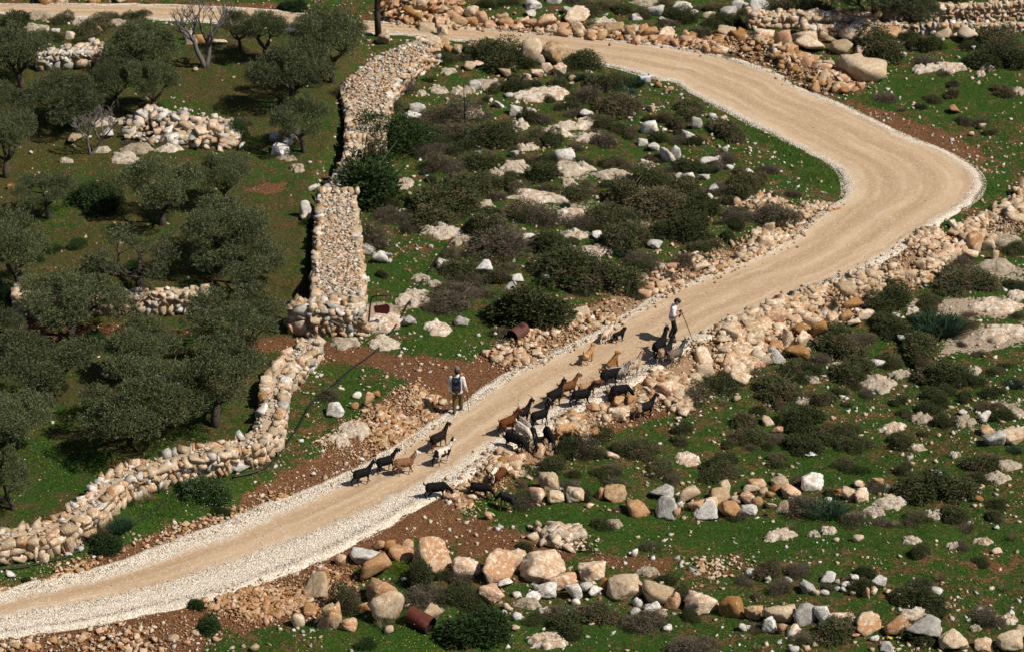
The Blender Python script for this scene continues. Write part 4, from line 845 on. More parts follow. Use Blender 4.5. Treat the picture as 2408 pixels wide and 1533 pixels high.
def shrub_mesh(kind_, seed):
    rng = np.random.default_rng(seed*13+ord(kind_)); mb = MB()
    if kind_ in 'gle':
        P, d = dome(9000, rng, seed, .45 if kind_ == 'g' else .55, .3); D = d+rng.normal(size=d.shape)*.7; D[:, 2] += .3
        V, F = leaves(P, D, rng.uniform(.03, .08, len(P)), rng.uniform(.014, .03, len(P)), rng); mb.add(V, F)
    elif kind_ == 'p':
        P, d = dome(5000, rng, seed, .5, .35); D = d+rng.normal(size=d.shape)*.45; D[:, 2] += .25
        V, F = leaves(P*.95, D, rng.uniform(.05, .13, len(P)), rng.uniform(.006, .013, len(P)), rng); mb.add(V, F)
        P, d = dome(1200, rng, seed+1, .5, .5); V, F = leaves(P*.9, d+rng.normal(size=d.shape)*.8, .05, .03, rng); mb.add(V, F)
    elif kind_ == 'k':
        n = 900; a = rng.uniform(0, 6.28, n); r = np.sqrt(rng.uniform(0, 1, n))*.45; B = np.stack([np.cos(a)*r, np.sin(a)*r, np.zeros(n)], 1)
        D = np.stack([np.cos(a)*.35+rng.normal(size=n)*.3, np.sin(a)*.35+rng.normal(size=n)*.3, np.ones(n)], 1)
        V, F = leaves(B, D, rng.uniform(.4, .9, n), rng.uniform(.015, .035, n), rng); mb.add(V, F)
    elif kind_ == 's':
        n = 160; a = rng.uniform(0, 6.28, n); B = np.stack([np.cos(a)*.12, np.sin(a)*.12, np.zeros(n)], 1)
        D = np.stack([np.cos(a)*rng.uniform(0, .8, n), np.sin(a)*rng.uniform(0, .8, n), np.ones(n)], 1)
        V, F = leaves(B, D, rng.uniform(.5, 1.0, n), rng.uniform(.012, .022, n), rng); mb.add(V, F)
    for _ in range(7):
        a = rng.uniform(0, 6.28); q = np.array([math.cos(a)*.35, math.sin(a)*.35, rng.uniform(.4, .8)]); 
        if kind_ in 'gpel': add_tube(mb, np.array([[0, 0, -.05], q*.5+rng.normal(size=3)*.04, q]), [.025, .015, .004], 4)
    me = mb.mesh('shrub'); me.materials.append(M[{'s': 'straw'}.get(kind_, kind_)]); return me
SHR = {k: [shrub_mesh(k, i+1) for i in range(n)] for k, n in (('g', 6), ('p', 4), ('e', 2), ('l', 1), ('k', 2), ('s', 2))}
SHRUB = {
2: """1180,460,360,180,g;800,440,170,90,g;1400,450,200,60,g;620,500,120,80,g;530,640,190,140,p;470,760,130,90,p;1930,620,220,130,g;1790,700,200,110,p;1690,740,130,70,g;1310,570,110,70,g;1170,630,120,50,g;1320,640,170,60,g;1530,690,110,45,g;1160,510,80,60,g;1720,480,250,70,g;1990,780,280,70,g;1880,880,180,60,g;1430,840,120,90,g;1430,1000,190,90,g;400,1050,440,260,e;320,1380,520,360,e;720,830,180,80,p;900,860,320,90,p;830,920,180,80,p;660,900,130,90,p;740,1080,160,130,p;640,1080,110,90,p;760,1180,180,130,p;960,930,160,60,g;1150,1010,320,100,g;1080,1150,240,110,g;930,1040,200,90,g;880,1180,160,90,p;1430,1240,260,170,g;760,1450,400,260,g;1000,1330,300,170,g;1180,1360,120,70,p;1250,1290,150,80,g;1330,1330,160,80,g;1530,1350,150,100,g;1710,1360,200,110,g;2050,1380,280,220,g;1990,1150,170,90,g;1740,1140,150,80,g;1720,1030,100,50,p;1370,1500,230,130,g;1480,1540,180,90,p;870,1500,160,70,g;420,1510,180,80,p;560,1530,160,60,p;2230,1480,350,200,g;1950,1530,250,110,g;2080,940,120,60,g;2280,960,150,80,g;2330,840,120,70,g;2230,1270,250,120,g;2330,1180,120,60,p;2340,200,140,70,p;1800,110,180,60,g;2010,90,150,60,g;2170,130,100,70,g;1900,60,110,60,g;1690,30,150,50,p;1840,225,150,50,g;1100,70,140,60,g;1250,40,130,50,g;2300,60,120,50,g;2120,600,130,60,k;1730,560,90,60,k;1630,550,80,50,k;1440,600,70,50,k;2050,660,110,50,k;680,1190,70,40,k;1640,1420,60,50,k;1960,660,70,40,k;960,420,120,40,p;700,560,100,40,g""",
5: """800,90,420,130,g;600,140,150,100,p;330,280,240,220,p;1130,170,260,200,g;1180,310,380,170,p;870,330,150,60,p;920,450,240,130,g;960,520,220,90,p;1180,510,180,110,g;1260,400,120,60,p;1320,70,150,100,g;1480,90,220,120,p;1580,290,300,170,g;1620,470,400,220,g;1900,560,380,200,g;2050,270,330,180,g;1950,100,250,100,g;2170,350,180,90,p;2280,170,200,130,g;2330,500,160,80,p;2090,590,150,80,g;1410,770,480,310,g;850,650,320,110,p;760,690,160,70,p;1190,840,130,70,p;1070,590,140,55,p;1240,910,90,50,p;2040,310,120,50,k;2110,430,200,110,g;1780,560,150,70,p;1700,230,100,60,g;400,440,90,60,g;850,560,140,50,g;2240,430,150,80,p""",
6: """110,180,280,180,g;470,50,170,60,p;430,130,130,90,g;400,200,130,80,g;150,280,200,90,g;60,390,150,120,p;190,350,150,60,g;280,250,100,60,g;700,100,260,90,p;1470,660,330,130,g;1080,700,90,110,p;1750,620,130,60,g;1740,680,150,60,g;2010,540,310,110,g;1970,390,180,60,p;1820,860,280,130,k;1450,790,250,90,g;1520,870,180,100,g;1700,760,140,60,g;1100,870,200,120,g;1290,920,170,80,p;1120,1020,320,120,g;1000,1030,130,80,p;1750,1000,320,110,g;1270,1140,300,120,g;1480,1060,160,80,g;880,1160,140,70,g;780,1100,220,80,g;930,1110,120,80,g;540,1110,160,80,p;300,1230,250,110,g;700,1250,330,100,g;130,1290,240,110,p;800,1290,140,80,p;1000,1310,170,100,g;1230,1200,110,60,g;1190,1330,70,50,g;1130,1240,90,40,g;1330,1260,110,50,p;1850,1160,330,140,g;2010,1190,180,80,g;2170,1100,130,60,g;1870,1240,110,60,g;1990,1280,110,70,g;1800,1310,190,70,g;1760,1370,150,80,g;2180,1250,130,70,g;2260,1440,170,90,g;2190,1350,100,60,g;1880,1460,150,80,g;870,1480,260,160,g;500,1500,190,130,g;570,1380,90,70,g;60,1510,120,90,g;1150,1530,200,110,g;1590,1390,90,60,g;2340,540,150,50,g;2330,720,100,40,g;340,1320,90,60,s;2000,800,110,60,p;1660,900,80,60,g;2330,1200,120,60,k;2330,290,150,70,g""",
9: """870,165,270,120,g;285,290,250,120,g;320,370,220,60,g;510,130,200,80,g;630,150,110,60,g;1080,100,220,90,g;1220,170,200,80,g;1570,150,190,100,g;720,260,190,70,g;1180,310,100,60,g;1170,240,60,40,p;1400,440,150,80,p;1650,380,130,70,g;2080,310,260,120,g;1810,520,380,160,g;2070,410,150,80,g;2200,560,130,60,g;1900,630,200,120,g;1670,660,160,85,g;1430,680,110,60,p;1250,680,190,90,p;900,620,250,140,p;400,650,100,60,g;860,400,130,60,p;760,420,90,45,p;1060,480,80,60,g;650,1030,170,110,g;860,1030,150,90,p;1040,1110,100,60,g;1280,1140,150,120,g;1170,1050,70,50,p;1680,1250,290,110,g;1790,1330,200,90,g;2160,1360,210,90,p;1060,1450,330,110,g;900,1490,150,60,p;1700,1500,260,130,g;2000,710,110,60,p;1970,840,110,60,p;1040,630,230,80,k;1530,690,110,60,s;1820,1060,110,70,s;2250,1130,100,50,s;2310,790,90,90,s;800,710,110,60,s;510,1450,70,50,s;150,1560,260,60,p;30,120,120,80,g;570,1530,80,50,s;2330,180,90,50,k;1280,320,110,50,e""",
8: """930,1080,190,100,p;650,1100,200,180,g;820,1040,100,90,g;650,1230,300,130,p;930,1230,260,90,g;840,1160,90,60,p;120,1270,180,170,g;520,985,120,75,l;1430,1350,140,70,g;1640,1420,260,160,g;1850,1390,280,120,g;2190,1400,260,110,p;1590,1310,170,80,p;1380,540,200,100,p;1800,510,90,100,g;1990,440,170,100,p;1340,400,90,50,g;1500,310,230,80,g;1330,320,120,50,g;1780,225,160,170,p;1620,190,220,80,g;1860,110,180,80,g;2000,190,110,70,g;2150,200,220,100,g;2300,330,200,90,g;1900,350,130,70,g;1670,430,130,60,p;950,1510,440,60,e;1990,590,80,40,g;1760,850,100,40,g;2230,270,110,60,g;400,1390,180,70,s;250,1520,140,60,e""",
7: """690,850,230,110,e;660,780,170,110,p;980,530,150,80,s;190,1060,80,50,g;1430,560,330,90,e;1300,350,120,70,p;1390,400,110,80,p;820,740,140,120,k;1440,1390,160,110,e;1350,1260,110,80,e;2330,1230,180,170,g;880,540,80,50,g;1490,600,110,60,e;1510,270,60,30,p;1220,420,110,40,e""",
3: """650,100,250,70,g;900,110,300,80,g;60,150,200,80,g;270,90,180,70,g;170,250,140,70,g;1400,390,330,130,g;1720,360,180,120,g;1740,460,150,70,p;2220,340,290,110,g;2230,480,330,140,g;1820,340,90,70,l;2240,650,180,50,g;1780,710,120,50,g;1420,700,150,50,p;110,800,220,80,g;60,890,140,100,g;330,960,260,100,g;150,1010,150,70,g;340,1110,170,100,p;470,1360,240,170,g;110,1180,200,60,g;110,1300,220,80,g;310,1330,150,60,p;110,1500,330,150,g;430,1510,190,70,p;820,1350,90,60,p;700,1530,250,50,p;270,870,80,50,k;270,1180,70,50,k;330,200,200,60,g;520,290,120,70,p;1600,280,150,70,g;2330,60,120,40,g;1900,30,150,50,g;1350,450,90,50,p""",
1: """1210,930,170,90,g;940,960,120,50,p;1370,960,90,60,p;1620,960,140,140,e;1660,870,130,60,g;120,170,240,90,g;430,160,150,60,g;700,180,200,50,g;930,140,150,40,g;300,300,180,80,g;600,260,200,70,g;950,240,200,80,g;1970,90,180,70,e;660,1430,330,130,e;2320,690,130,120,p;860,1000,90,40,p;960,60,10,5,g;1930,970,150,70,g;580,300,120,60,g""",
4: """130,190,80,50,e;380,280,120,60,e;520,250,120,60,e;250,330,100,50,e;900,400,130,60,e;2250,1290,130,90,p;640,910,180,90,e;2200,820,80,50,e;2100,100,90,60,e;60,610,130,110,e;430,560,120,50,e""",
}
SHPH = {'g': ('dark green thorny shrub', 'shrub'), 'p': ('dry grey-brown shrub', 'shrub'), 'e': ('leafy green bush', 'bush'), 'l': ('bright yellow-green bush', 'bush'), 'k': ('blue-green strap-leaved plant', 'plant'), 's': ('straw-coloured grass tussock', 'grass tuft')}
SHNM = {'g': 'thorny_shrub', 'p': 'dry_shrub', 'e': 'green_bush', 'l': 'green_bush', 'k': 'strap_leaved_plant', 's': 'grass_tussock'}
SHRUBS = []
def shrubs():
    for c, txt in SHRUB.items():
        L = parse(txt); o = ORG[c]
        P = place([o[0]+r[0]*KC for r in L], [o[1]+r[1]*KC for r in L])
        for (cx, cy, pw, ph, ty), p in zip(L, P):
            s = pxm(p); wm = pw*KC/s; dep = math.atan2(CAM_H, p[1]); dm = wm*rng.uniform(.75, 1.0)
            hm = max(.38*wm, (ph*KC/s-.42*dm*math.sin(dep))/math.cos(dep))
            if ty in 'ks': hm = max(min(hm, .55), .45*wm); wm *= .66
            y = p[1]+dm*.42; z = float(height(np.array([p[0]]), np.array([y]))[0])
            ob = link(SHNM[ty], SHR[ty][rng.integers(0, len(SHR[ty]))], None, None, (p[0], y, z-.03), (0, 0, rng.uniform(0, 6.28)), (wm*1.28, (dm+wm)/2*1.28, hm*(1.45 if ty == 'e' else 1.18 if ty in 'gp' else 1.1)))
            SHRUBS.append((p[0], y, wm*.5, ty)); ph_, cat = SHPH[ty]
            register(ob, '%s %s' % ('big' if wm > 1.6 else 'medium' if wm > .8 else 'small', ph_), cat, o[0]+cx*KC, o[1]+(cy-ph/2)*KC)
shrubs()
def infill(poly, n, seed, kinds, lo, hi):
    r = np.random.default_rng(seed); P = gpoly(poly); a, b = P.min(0), P.max(0); k = 0
    F_ = np.array([(x, y, q) for x, y, q in FEET]+[(s[0], s[1], s[2]*.7) for s in SHRUBS])
    for _ in range(4000):
        x, y = r.uniform(a, b)
        if not inpoly(np.array([x]), np.array([y]), P)[0] or np.any(np.hypot(F_[:, 0]-x, F_[:, 1]-y) < F_[:, 2]+.12): continue
        ty = kinds[r.integers(0, len(kinds))]; wm = r.uniform(lo, hi); z = float(height(np.array([x]), np.array([y]))[0])
        ob = link(SHNM[ty], SHR[ty][r.integers(0, len(SHR[ty]))], None, None, (x, y, z-.03), (0, 0, r.uniform(0, 6.28)), (wm*1.2, wm*1.2, wm*r.uniform(.4, .65)))
        F_ = np.concatenate([F_, [[x, y, wm*.5]]]); q = project([(x, y, z+wm*.2)])[0][0]; register(ob, '%s %s' % ('medium' if wm > .8 else 'small', SHPH[ty][0]), SHPH[ty][1], q[0], q[1]); k += 1
        if k >= n: break
infill([(920,330),(1150,210),(1400,190),(1650,300),(1850,400),(1800,520),(1500,670),(1250,620),(1000,600),(900,520)], 60, 5, 'ggp', .4, 1.1)
infill([(1500,1010),(1900,860),(2390,700),(2390,1500),(1300,1500),(1150,1230)], 45, 6, 'gpg', .35, .75)
infill([(1300,10),(2390,40),(2390,330),(2200,300),(1900,200),(1500,70)], 22, 7, 'ggp', .4, .9)
# ------------------------------------------------------------------ olive trees
def olive(seed, spread=1.0, sparse=0.):
    """a tree about 3 m tall and 3.6 m wide: trunk mesh, crown mesh"""
    rng = np.random.default_rng(seed); tb = MB(); H = 3.0; fork = rng.uniform(.55, .95); lean = rng.normal(size=2)*.12
    top = np.array([lean[0], lean[1], fork]); add_tube(tb, np.array([[0, 0, -.25], [lean[0]*.2+.02, lean[1]*.2, fork*.4], top]), [.20, .145, .13], 8)
    ends = []; nl = rng.integers(3, 5); a0 = rng.uniform(0, 6.28)
    for k in range(nl):
        a = a0+k*6.283/nl+rng.normal()*.25; r1 = rng.uniform(.5, .8)*spread; z1 = fork+rng.uniform(.4, .75)
        p1 = top+np.array([math.cos(a)*r1*.55, math.sin(a)*r1*.55, (z1-fork)*.45])+rng.normal(size=3)*.06; p2 = np.array([math.cos(a)*r1+lean[0], math.sin(a)*r1+lean[1], z1])
        add_tube(tb, np.array([top-[0, 0, .05], p1, p2]), [.105, .08, .06], 6)
        for j in range(rng.integers(4, 7)):
            b = a+rng.normal()*.75; r2 = r1+rng.uniform(.25, .85)*spread; z2 = min(H-.35, z1+rng.uniform(.25, 1.15)*(1.25-.35*r2/spread))
            p3 = np.array([math.cos(b)*r2, math.sin(b)*r2, z2])*[1, 1, 1]+[lean[0], lean[1], 0]; m = (p2+p3)/2+rng.normal(size=3)*.1
            add_tube(tb, np.array([p2, m, p3]), [.05, .032, .016], 5); ends.append(p3)
            for q in range(2):
                p4 = p3+rng.normal(size=3)*[.3, .3, .18]+[0, 0, .1]; add_tube(tb, np.array([m, (m+p4)/2+rng.normal(size=3)*.05, p4]), [.022, .014, .007], 4)
    ends += [np.array([lean[0]+rng.normal()*.4, lean[1]+rng.normal()*.4, rng.uniform(H-.75, H-.4)]) for _ in range(4)]
    ends = np.array(ends); cb = MB(); Ps = []; Ds = []
    for e in ends:
        rad = rng.uniform(.30, .58)*(1-.3*sparse); n = int(3000*(rad/.55)**2*(1-.45*sparse)); d = rng.normal(size=(n, 3)); d /= np.linalg.norm(d, axis=1)[:, None]
        nz = fbm(d[:, 0]*3+seed*3+e[0]*5+90, d[:, 1]*3+d[:, 2]*2.4+e[1]*5+90, seed, 2); r = rad*(.7+.75*nz)*np.where(rng.uniform(size=n) < .35, rng.uniform(.25, .85, n), rng.uniform(.8, 1.02, n))
        keep = (d[:, 2] > -.75+.3*rng.uniform(size=n)) & (fbm(d[:, 0]*6+e[0]*9+50, d[:, 1]*6+d[:, 2]*5+50, seed+5, 2) > .36+.1*sparse); P = e+d*r[:, None]*[1, 1, .82]
        Ps.append(P[keep]); Ds.append((d+rng.normal(size=d.shape)*.75+[0, 0, .35])[keep])
        # a few long shoots that break the outline
        for _ in range(9):
            dd = rng.normal(size=3)+[0, 0, .9]; dd /= np.linalg.norm(dd); s0 = e+dd*rad*.8; L = rng.uniform(.15, .35); t = rng.uniform(0, 1, 16)
            Ps.append(s0+dd*L*t[:, None]); Ds.append(dd+rng.normal(size=(16, 3))*.6)
    P = np.concatenate(Ps); D = np.concatenate(Ds); n = len(P)
    V, F = leaves(P, D, rng.uniform(.06, .12, n), rng.uniform(.018, .032, n), rng); cb.add(V, F)
    c = cb.mesh('crown'); c.materials.append(M['olive']); t = tb.mesh('trunk', True); t.materials.append(M['bark']); return t, c
OLV = [olive(i+1, [1, 1.1, .95, 1.05, 1.0, 1.15, 1.0][i], [0, 0, 0, .2, 0, .1, .9][i]) for i in range(7)]
TREES = [  # crop, trunk base x, y, crown width, crown top y, variant, how it looks
 (1,1040,770,360,385,0,'standing behind the grove stone heap'),(1,800,740,380,370,1,'left of the tree behind the grove stone heap'),(1,950,470,560,115,2,'wide dark one left of the upper leafless tree'),(1,1640,345,280,60,3,'just right of the upper leafless tree, by the upper road'),(1,1800,420,340,60,4,'second right of the upper leafless tree'),(1,1985,690,560,220,5,'tall full one right of the grassy clearing'),
 (1,2260,560,480,-10,1,'tallest, at the corner where the rubble wall nears the upper road'),(1,2070,1040,400,640,3,'small open one right of the grove stone heap'),(1,150,600,520,140,0,'highest on the left edge of the photo'),(1,520,880,620,500,2,'dark one just behind the lower leafless tree'),(1,110,900,480,545,5,'left edge, second from the top'),(1,40,1210,480,750,4,'left edge, left of the lower leafless tree'),
 (1,1110,1530,580,1050,1,'with pale limbs directly below the grove stone heap'),(1,1540,1390,380,1010,0,'thin-trunked, right of the pale-limbed tree below the stone heap'),(1,330,1490,420,1170,3,'yellowish low one at left below the lower leafless tree'),
 (4,125,495,520,-80,2,'left edge, above the terrace wall, forked trunk'),(4,1510,360,640,-110,4,'big one in mid grove left of the broad rubble wall'),(4,1720,510,600,110,5,'nearest the broad rubble wall'),(4,960,540,720,130,6,'twisted, split in two bare leaning trunks on the terrace wall'),(4,480,850,720,470,0,'spreading one on the brown earth path'),
 (4,1640,970,740,490,1,'large one right of the terrace wall, above the curved wall end'),(4,1000,1090,540,650,2,'below the middle of the terrace wall'),(4,1460,1450,680,860,3,'beside the curved wall, right of the biggest crown'),(4,900,1530,840,985,5,'biggest crown, lower grove'),(4,340,1290,760,840,4,'broad one left of the biggest crown'),(4,20,1010,380,640,1,'left edge, level with the brown earth path'),(4,120,1590,560,1190,0,'left edge, third from the bottom left corner'),
 (7,90,560,400,100,2,'lowest on the left edge, alone in the grass'),(3,1330,190,640,-90,4,'large dark one on the top edge at right'),(3,1660,180,420,-70,2,'smaller dark one on the top edge at far right')]
def copy_tree(root_name, parts, loc, rz, sc, label, cat, group):
    r = link(root_name, None, None, None, loc, (0, 0, rz), sc); tag(r, label, cat, group)
    for nme, me in parts: link(nme, me, r)
    return r
TREEPOS = []
for c, bx, by, cw, ty, v, lb in TREES:
    o = ORG[c]; p = place1(o[0]+bx*KC, o[1]+by*KC); s = pxm(p); dep = math.atan2(CAM_H, p[1]); wm = cw*KC/s
    hm = (by-ty)*KC/s/math.cos(dep)*.96-.3*wm*math.tan(dep)*.5
    TREEPOS.append((p[0], p[1], wm))
    copy_tree('olive_tree', (('trunk', OLV[v][0]), ('crown', OLV[v][1])), (p[0], p[1], p[2]), rng.uniform(0, 6.28), (wm/3.5, wm/3.5, max(hm, .62*wm)/2.95), 'olive tree, '+lb, 'olive tree', 'olive trees')
# the dark tree at the wall's top end: a bare stem under a crown that leaves the picture
p = place1(*cp(2, [(365, 250)])[0]); tb = MB(); add_tube(tb, np.array([[0, 0, -.2], [-.05, 0, 1.2], [.02, 0, 2.4], [-.1, .05, 3.6]]), [.17, .14, .12, .07], 8)
add_tube(tb, np.array([[-.02, 0, 1.5], [.3, 0, 2.3], [.7, .1, 3.2]]), [.08, .06, .03], 6); add_tube(tb, np.array([[0, 0, 2.0], [-.4, 0, 2.7], [-.8, .1, 3.3]]), [.07, .05, .03], 6)
t_ = tb.mesh('trunk', True); t_.materials.append(M['bark'])
r = link('dark_tree', None, None, None, tuple(p)); tag(r, 'dark tall tree with a bare stem beside the upper road at top centre', 'tree'); link('trunk', t_, r); link('crown', OLV[4][1], r, None, (0, 0, 1.15), None, (1.0, 1.0, 1.05))
# bare trees
def bare(seed, H, stems):
    rng = np.random.default_rng(seed); mb = MB()
    def grow(p, d, L, r, lev):
        n = 5; pts = [p]; d = d/np.linalg.norm(d)
        for k in range(n):
            d = d+rng.normal(size=3)*.10+[0, 0, .10]; d /= np.linalg.norm(d); pts.append(pts[-1]+d*L/n)
        add_tube(mb, np.array(pts), np.linspace(r, max(r*.6, .009), n+1), 7 if lev < 2 else 4)
        if lev < 4:
            for k in range(3 if lev else 4):
                j = n-rng.integers(0, 3); a = rng.uniform(0, 6.28); grow(pts[j], d*1.0+np.array([math.cos(a)*.95, math.sin(a)*.6, .1]), L*rng.uniform(.5, .72), max(r*.5, .009), lev+1)
    for dx, dz in stems: grow(np.array([0, 0, -.1]), np.array([dx, 0.05, dz]), H*.40, .075*H/2.6, 0)
    V = np.concatenate(mb.V); k = H/V[:, 2].max(); mb.V = [v*k for v in mb.V]; m = mb.mesh('trunk', True); m.materials.append(M['barebark']); return m
p = place1(*cp(1, [(610, 1050)])[0]); r = link('leafless_tree', None, None, None, tuple(p)); tag(r, 'small pale leafless tree in front of the grove stone heap', 'bare tree'); link('trunk', bare(3, 2.2, [(-.15, 1), (.8, .75)]), r)
p = place1(*cp(1, [(1400, 460)])[0]); r = link('leafless_tree', None, None, None, tuple(p)); tag(r, 'tall leafless tree with thin grey branches against the upper road', 'bare tree'); link('trunk', bare(8, 3.7, [(-.12, 1), (.12, .9)]), r)
# ------------------------------------------------------------------ bodies: tapered limbs fused into one continuous surface
def capsule(p0, r0, p1, r1, n=10):
    p0, p1 = np.asarray(p0, float), np.asarray(p1, float); ax = p1-p0; L = np.linalg.norm(ax)+1e-9; ax = ax/L
    pts = []; rad = []
    for a in (-80, -45, -15): pts.append(p0+ax*r0*math.sin(math.radians(a))); rad.append(r0*math.cos(math.radians(a)))
    for a in (15, 45, 80): pts.append(p1+ax*r1*math.sin(math.radians(a))); rad.append(r1*math.cos(math.radians(a)))
    u = np.cross(ax, [0, 0, 1.0] if abs(ax[2]) < .9 else [1.0, 0, 0]); u /= np.linalg.norm(u); v = np.cross(ax, u); an = np.linspace(0, 2*math.pi, n, endpoint=False)
    V = np.concatenate([p+r*(np.cos(an)[:, None]*u+np.sin(an)[:, None]*v) for p, r in zip(pts, rad)]+[(p0-ax*r0)[None], (p1+ax*r1)[None]])
    F4 = [(i*n+k, i*n+(k+1) % n, (i+1)*n+(k+1) % n, (i+1)*n+k) for i in range(5) for k in range(n)]
    F3 = [(6*n, (k+1) % n, k) for k in range(n)]+[(6*n+1, 5*n+k, 5*n+(k+1) % n) for k in range(n)]
    return V, np.array(F4), np.array(F3)
def blob(name, caps, voxel, it=3, shaggy=0., seed=0):
    mb = MB()
    for c in caps:
        V, a, b = capsule(*c); n = mb.n; mb.V.append(V); mb.F4.append(a+n); mb.F3.append(b+n); mb.n += len(V)
    o = link('tmp', mb.mesh(name)); m = o.modifiers.new('r', 'REMESH'); m.mode = 'VOXEL'; m.voxel_size = voxel
    s = o.modifiers.new('s', 'SMOOTH'); s.iterations = it; s.factor = .5
    dg = bpy.context.evaluated_depsgraph_get(); me = bpy.data.meshes.new_from_object(o.evaluated_get(dg)); me.name = name
    tmp = o.data; bpy.data.objects.remove(o); bpy.data.meshes.remove(tmp)
    n = len(me.vertices); co = np.zeros(n*3); me.vertices.foreach_get('co', co); co = co.reshape(-1, 3)
    if shaggy:
        nz = fbm(co[:, 0]*26+50, co[:, 1]*26+co[:, 2]*9+50, seed, 2)-.5; no = np.zeros(n*3); me.vertices.foreach_get('normal', no); co = co+no.reshape(-1, 3)*(nz*shaggy)[:, None]
        me.vertices.foreach_set('co', co.ravel())
    me.polygons.foreach_set('use_smooth', np.ones(len(me.polygons), bool)); me.update(); return me
def coat(name, base, second=None, mode='plain', sheen=.08):
    m, t, p = mat(name, .8, sheen); tc = nd(t, 'TexCoord').outputs['Object']; n = noise(t, tc, 22, 3); r = rnd_obj(t)
    c = mixc(t, smap(t, n, .35, .7), tuple(q*.65 for q in base), tuple(min(1, q*1.35) for q in base))
    if second is not None:
        sx = nd(t, 'SeparateXYZ'); t.links.new(tc, sx.inputs[0]); w = mth(t, 'MULTIPLY', mth(t, 'SUBTRACT', noise(t, tc, 7, 2), .5), .3)
        if mode == 'pied': f = smap(t, noise(t, tc, 3.4, 1), .48, .52)
        elif mode == 'head': f = smap(t, mth(t, 'ADD', sx.outputs[0], w), .46, .54)
        elif mode == 'rump': f = smap(t, mth(t, 'ADD', sx.outputs[0], w), -.28, -.20, 1, 0)
        elif mode == 'legs': f = smap(t, mth(t, 'ADD', sx.outputs[2], w), .30, .42, 1, 0)
        elif mode == 'belly': f = smap(t, mth(t, 'ADD', sx.outputs[2], w), .42, .60, 1, 0)
        elif mode == 'back': f = smap(t, mth(t, 'ADD', sx.outputs[0], w), .05, .25)
        c = mixc(t, f, c, second)
    t.links.new(c, p.inputs['Base Color']); bump(t, p, noise(t, tc, 60, 2), .5, .01); return m
GM = {'black': coat('black_coat', (.010, .009, .010)), 'dark': coat('dark_brown_coat', (.018, .012, .010), (.10, .045, .02), 'legs'), 'brown': coat('brown_coat', (.15, .062, .026)), 'chestnut': coat('chestnut_coat', (.115, .038, .014)),
 'tanwhite': coat('tan_coat_white_head', (.24, .12, .065), (.62, .56, .53), 'head'), 'pied': coat('pied_coat', (.012, .011, .012), (.60, .53, .44), 'pied'), 'white': coat('white_coat', (.62, .53, .42)), 'grey': coat('grey_coat', (.32, .28, .25), (.10, .08, .07), 'legs'),
 'charcoal': coat('charcoal_coat', (.035, .032, .033)), 'blackrump': coat('black_coat_pale_rump', (.013, .012, .013), (.38, .26, .17), 'rump'), 'blond': coat('blond_coat', (.48, .28, .14)), 'tandark': coat('tan_coat_dark_front', (.38, .22, .12), (.13, .05, .022), 'back'), 'palebrown': coat('pale_coat_brown_head', (.42, .31, .22), (.22, .09, .035), 'head'),
 'greytan': coat('grey_tan_coat', (.16, .125, .095), (.07, .065, .065), 'back'), 'brownwhite': coat('brown_and_white_coat', (.10, .04, .02), (.62, .56, .48), 'pied'), 'gold': coat('golden_fur', (.40, .22, .09), (.50, .33, .18), 'rump'), 'rust': coat('rusty_fur', (.27, .125, .042)), 'cream': coat('cream_fur', (.60, .46, .34), (.02, .018, .02), 'head')}
M['horn'] = plain('horn', (.20, .17, .14), .5, .4); M['hoof'] = plain('hoof', (.03, .026, .024), .6, .3)
ICO2 = ICO[2]
def ellipsoid(c, r, R=np.eye(3)): V, F = ICO2; return (V*np.asarray(r))@np.asarray(R).T+np.asarray(c), F
GOATS = {}
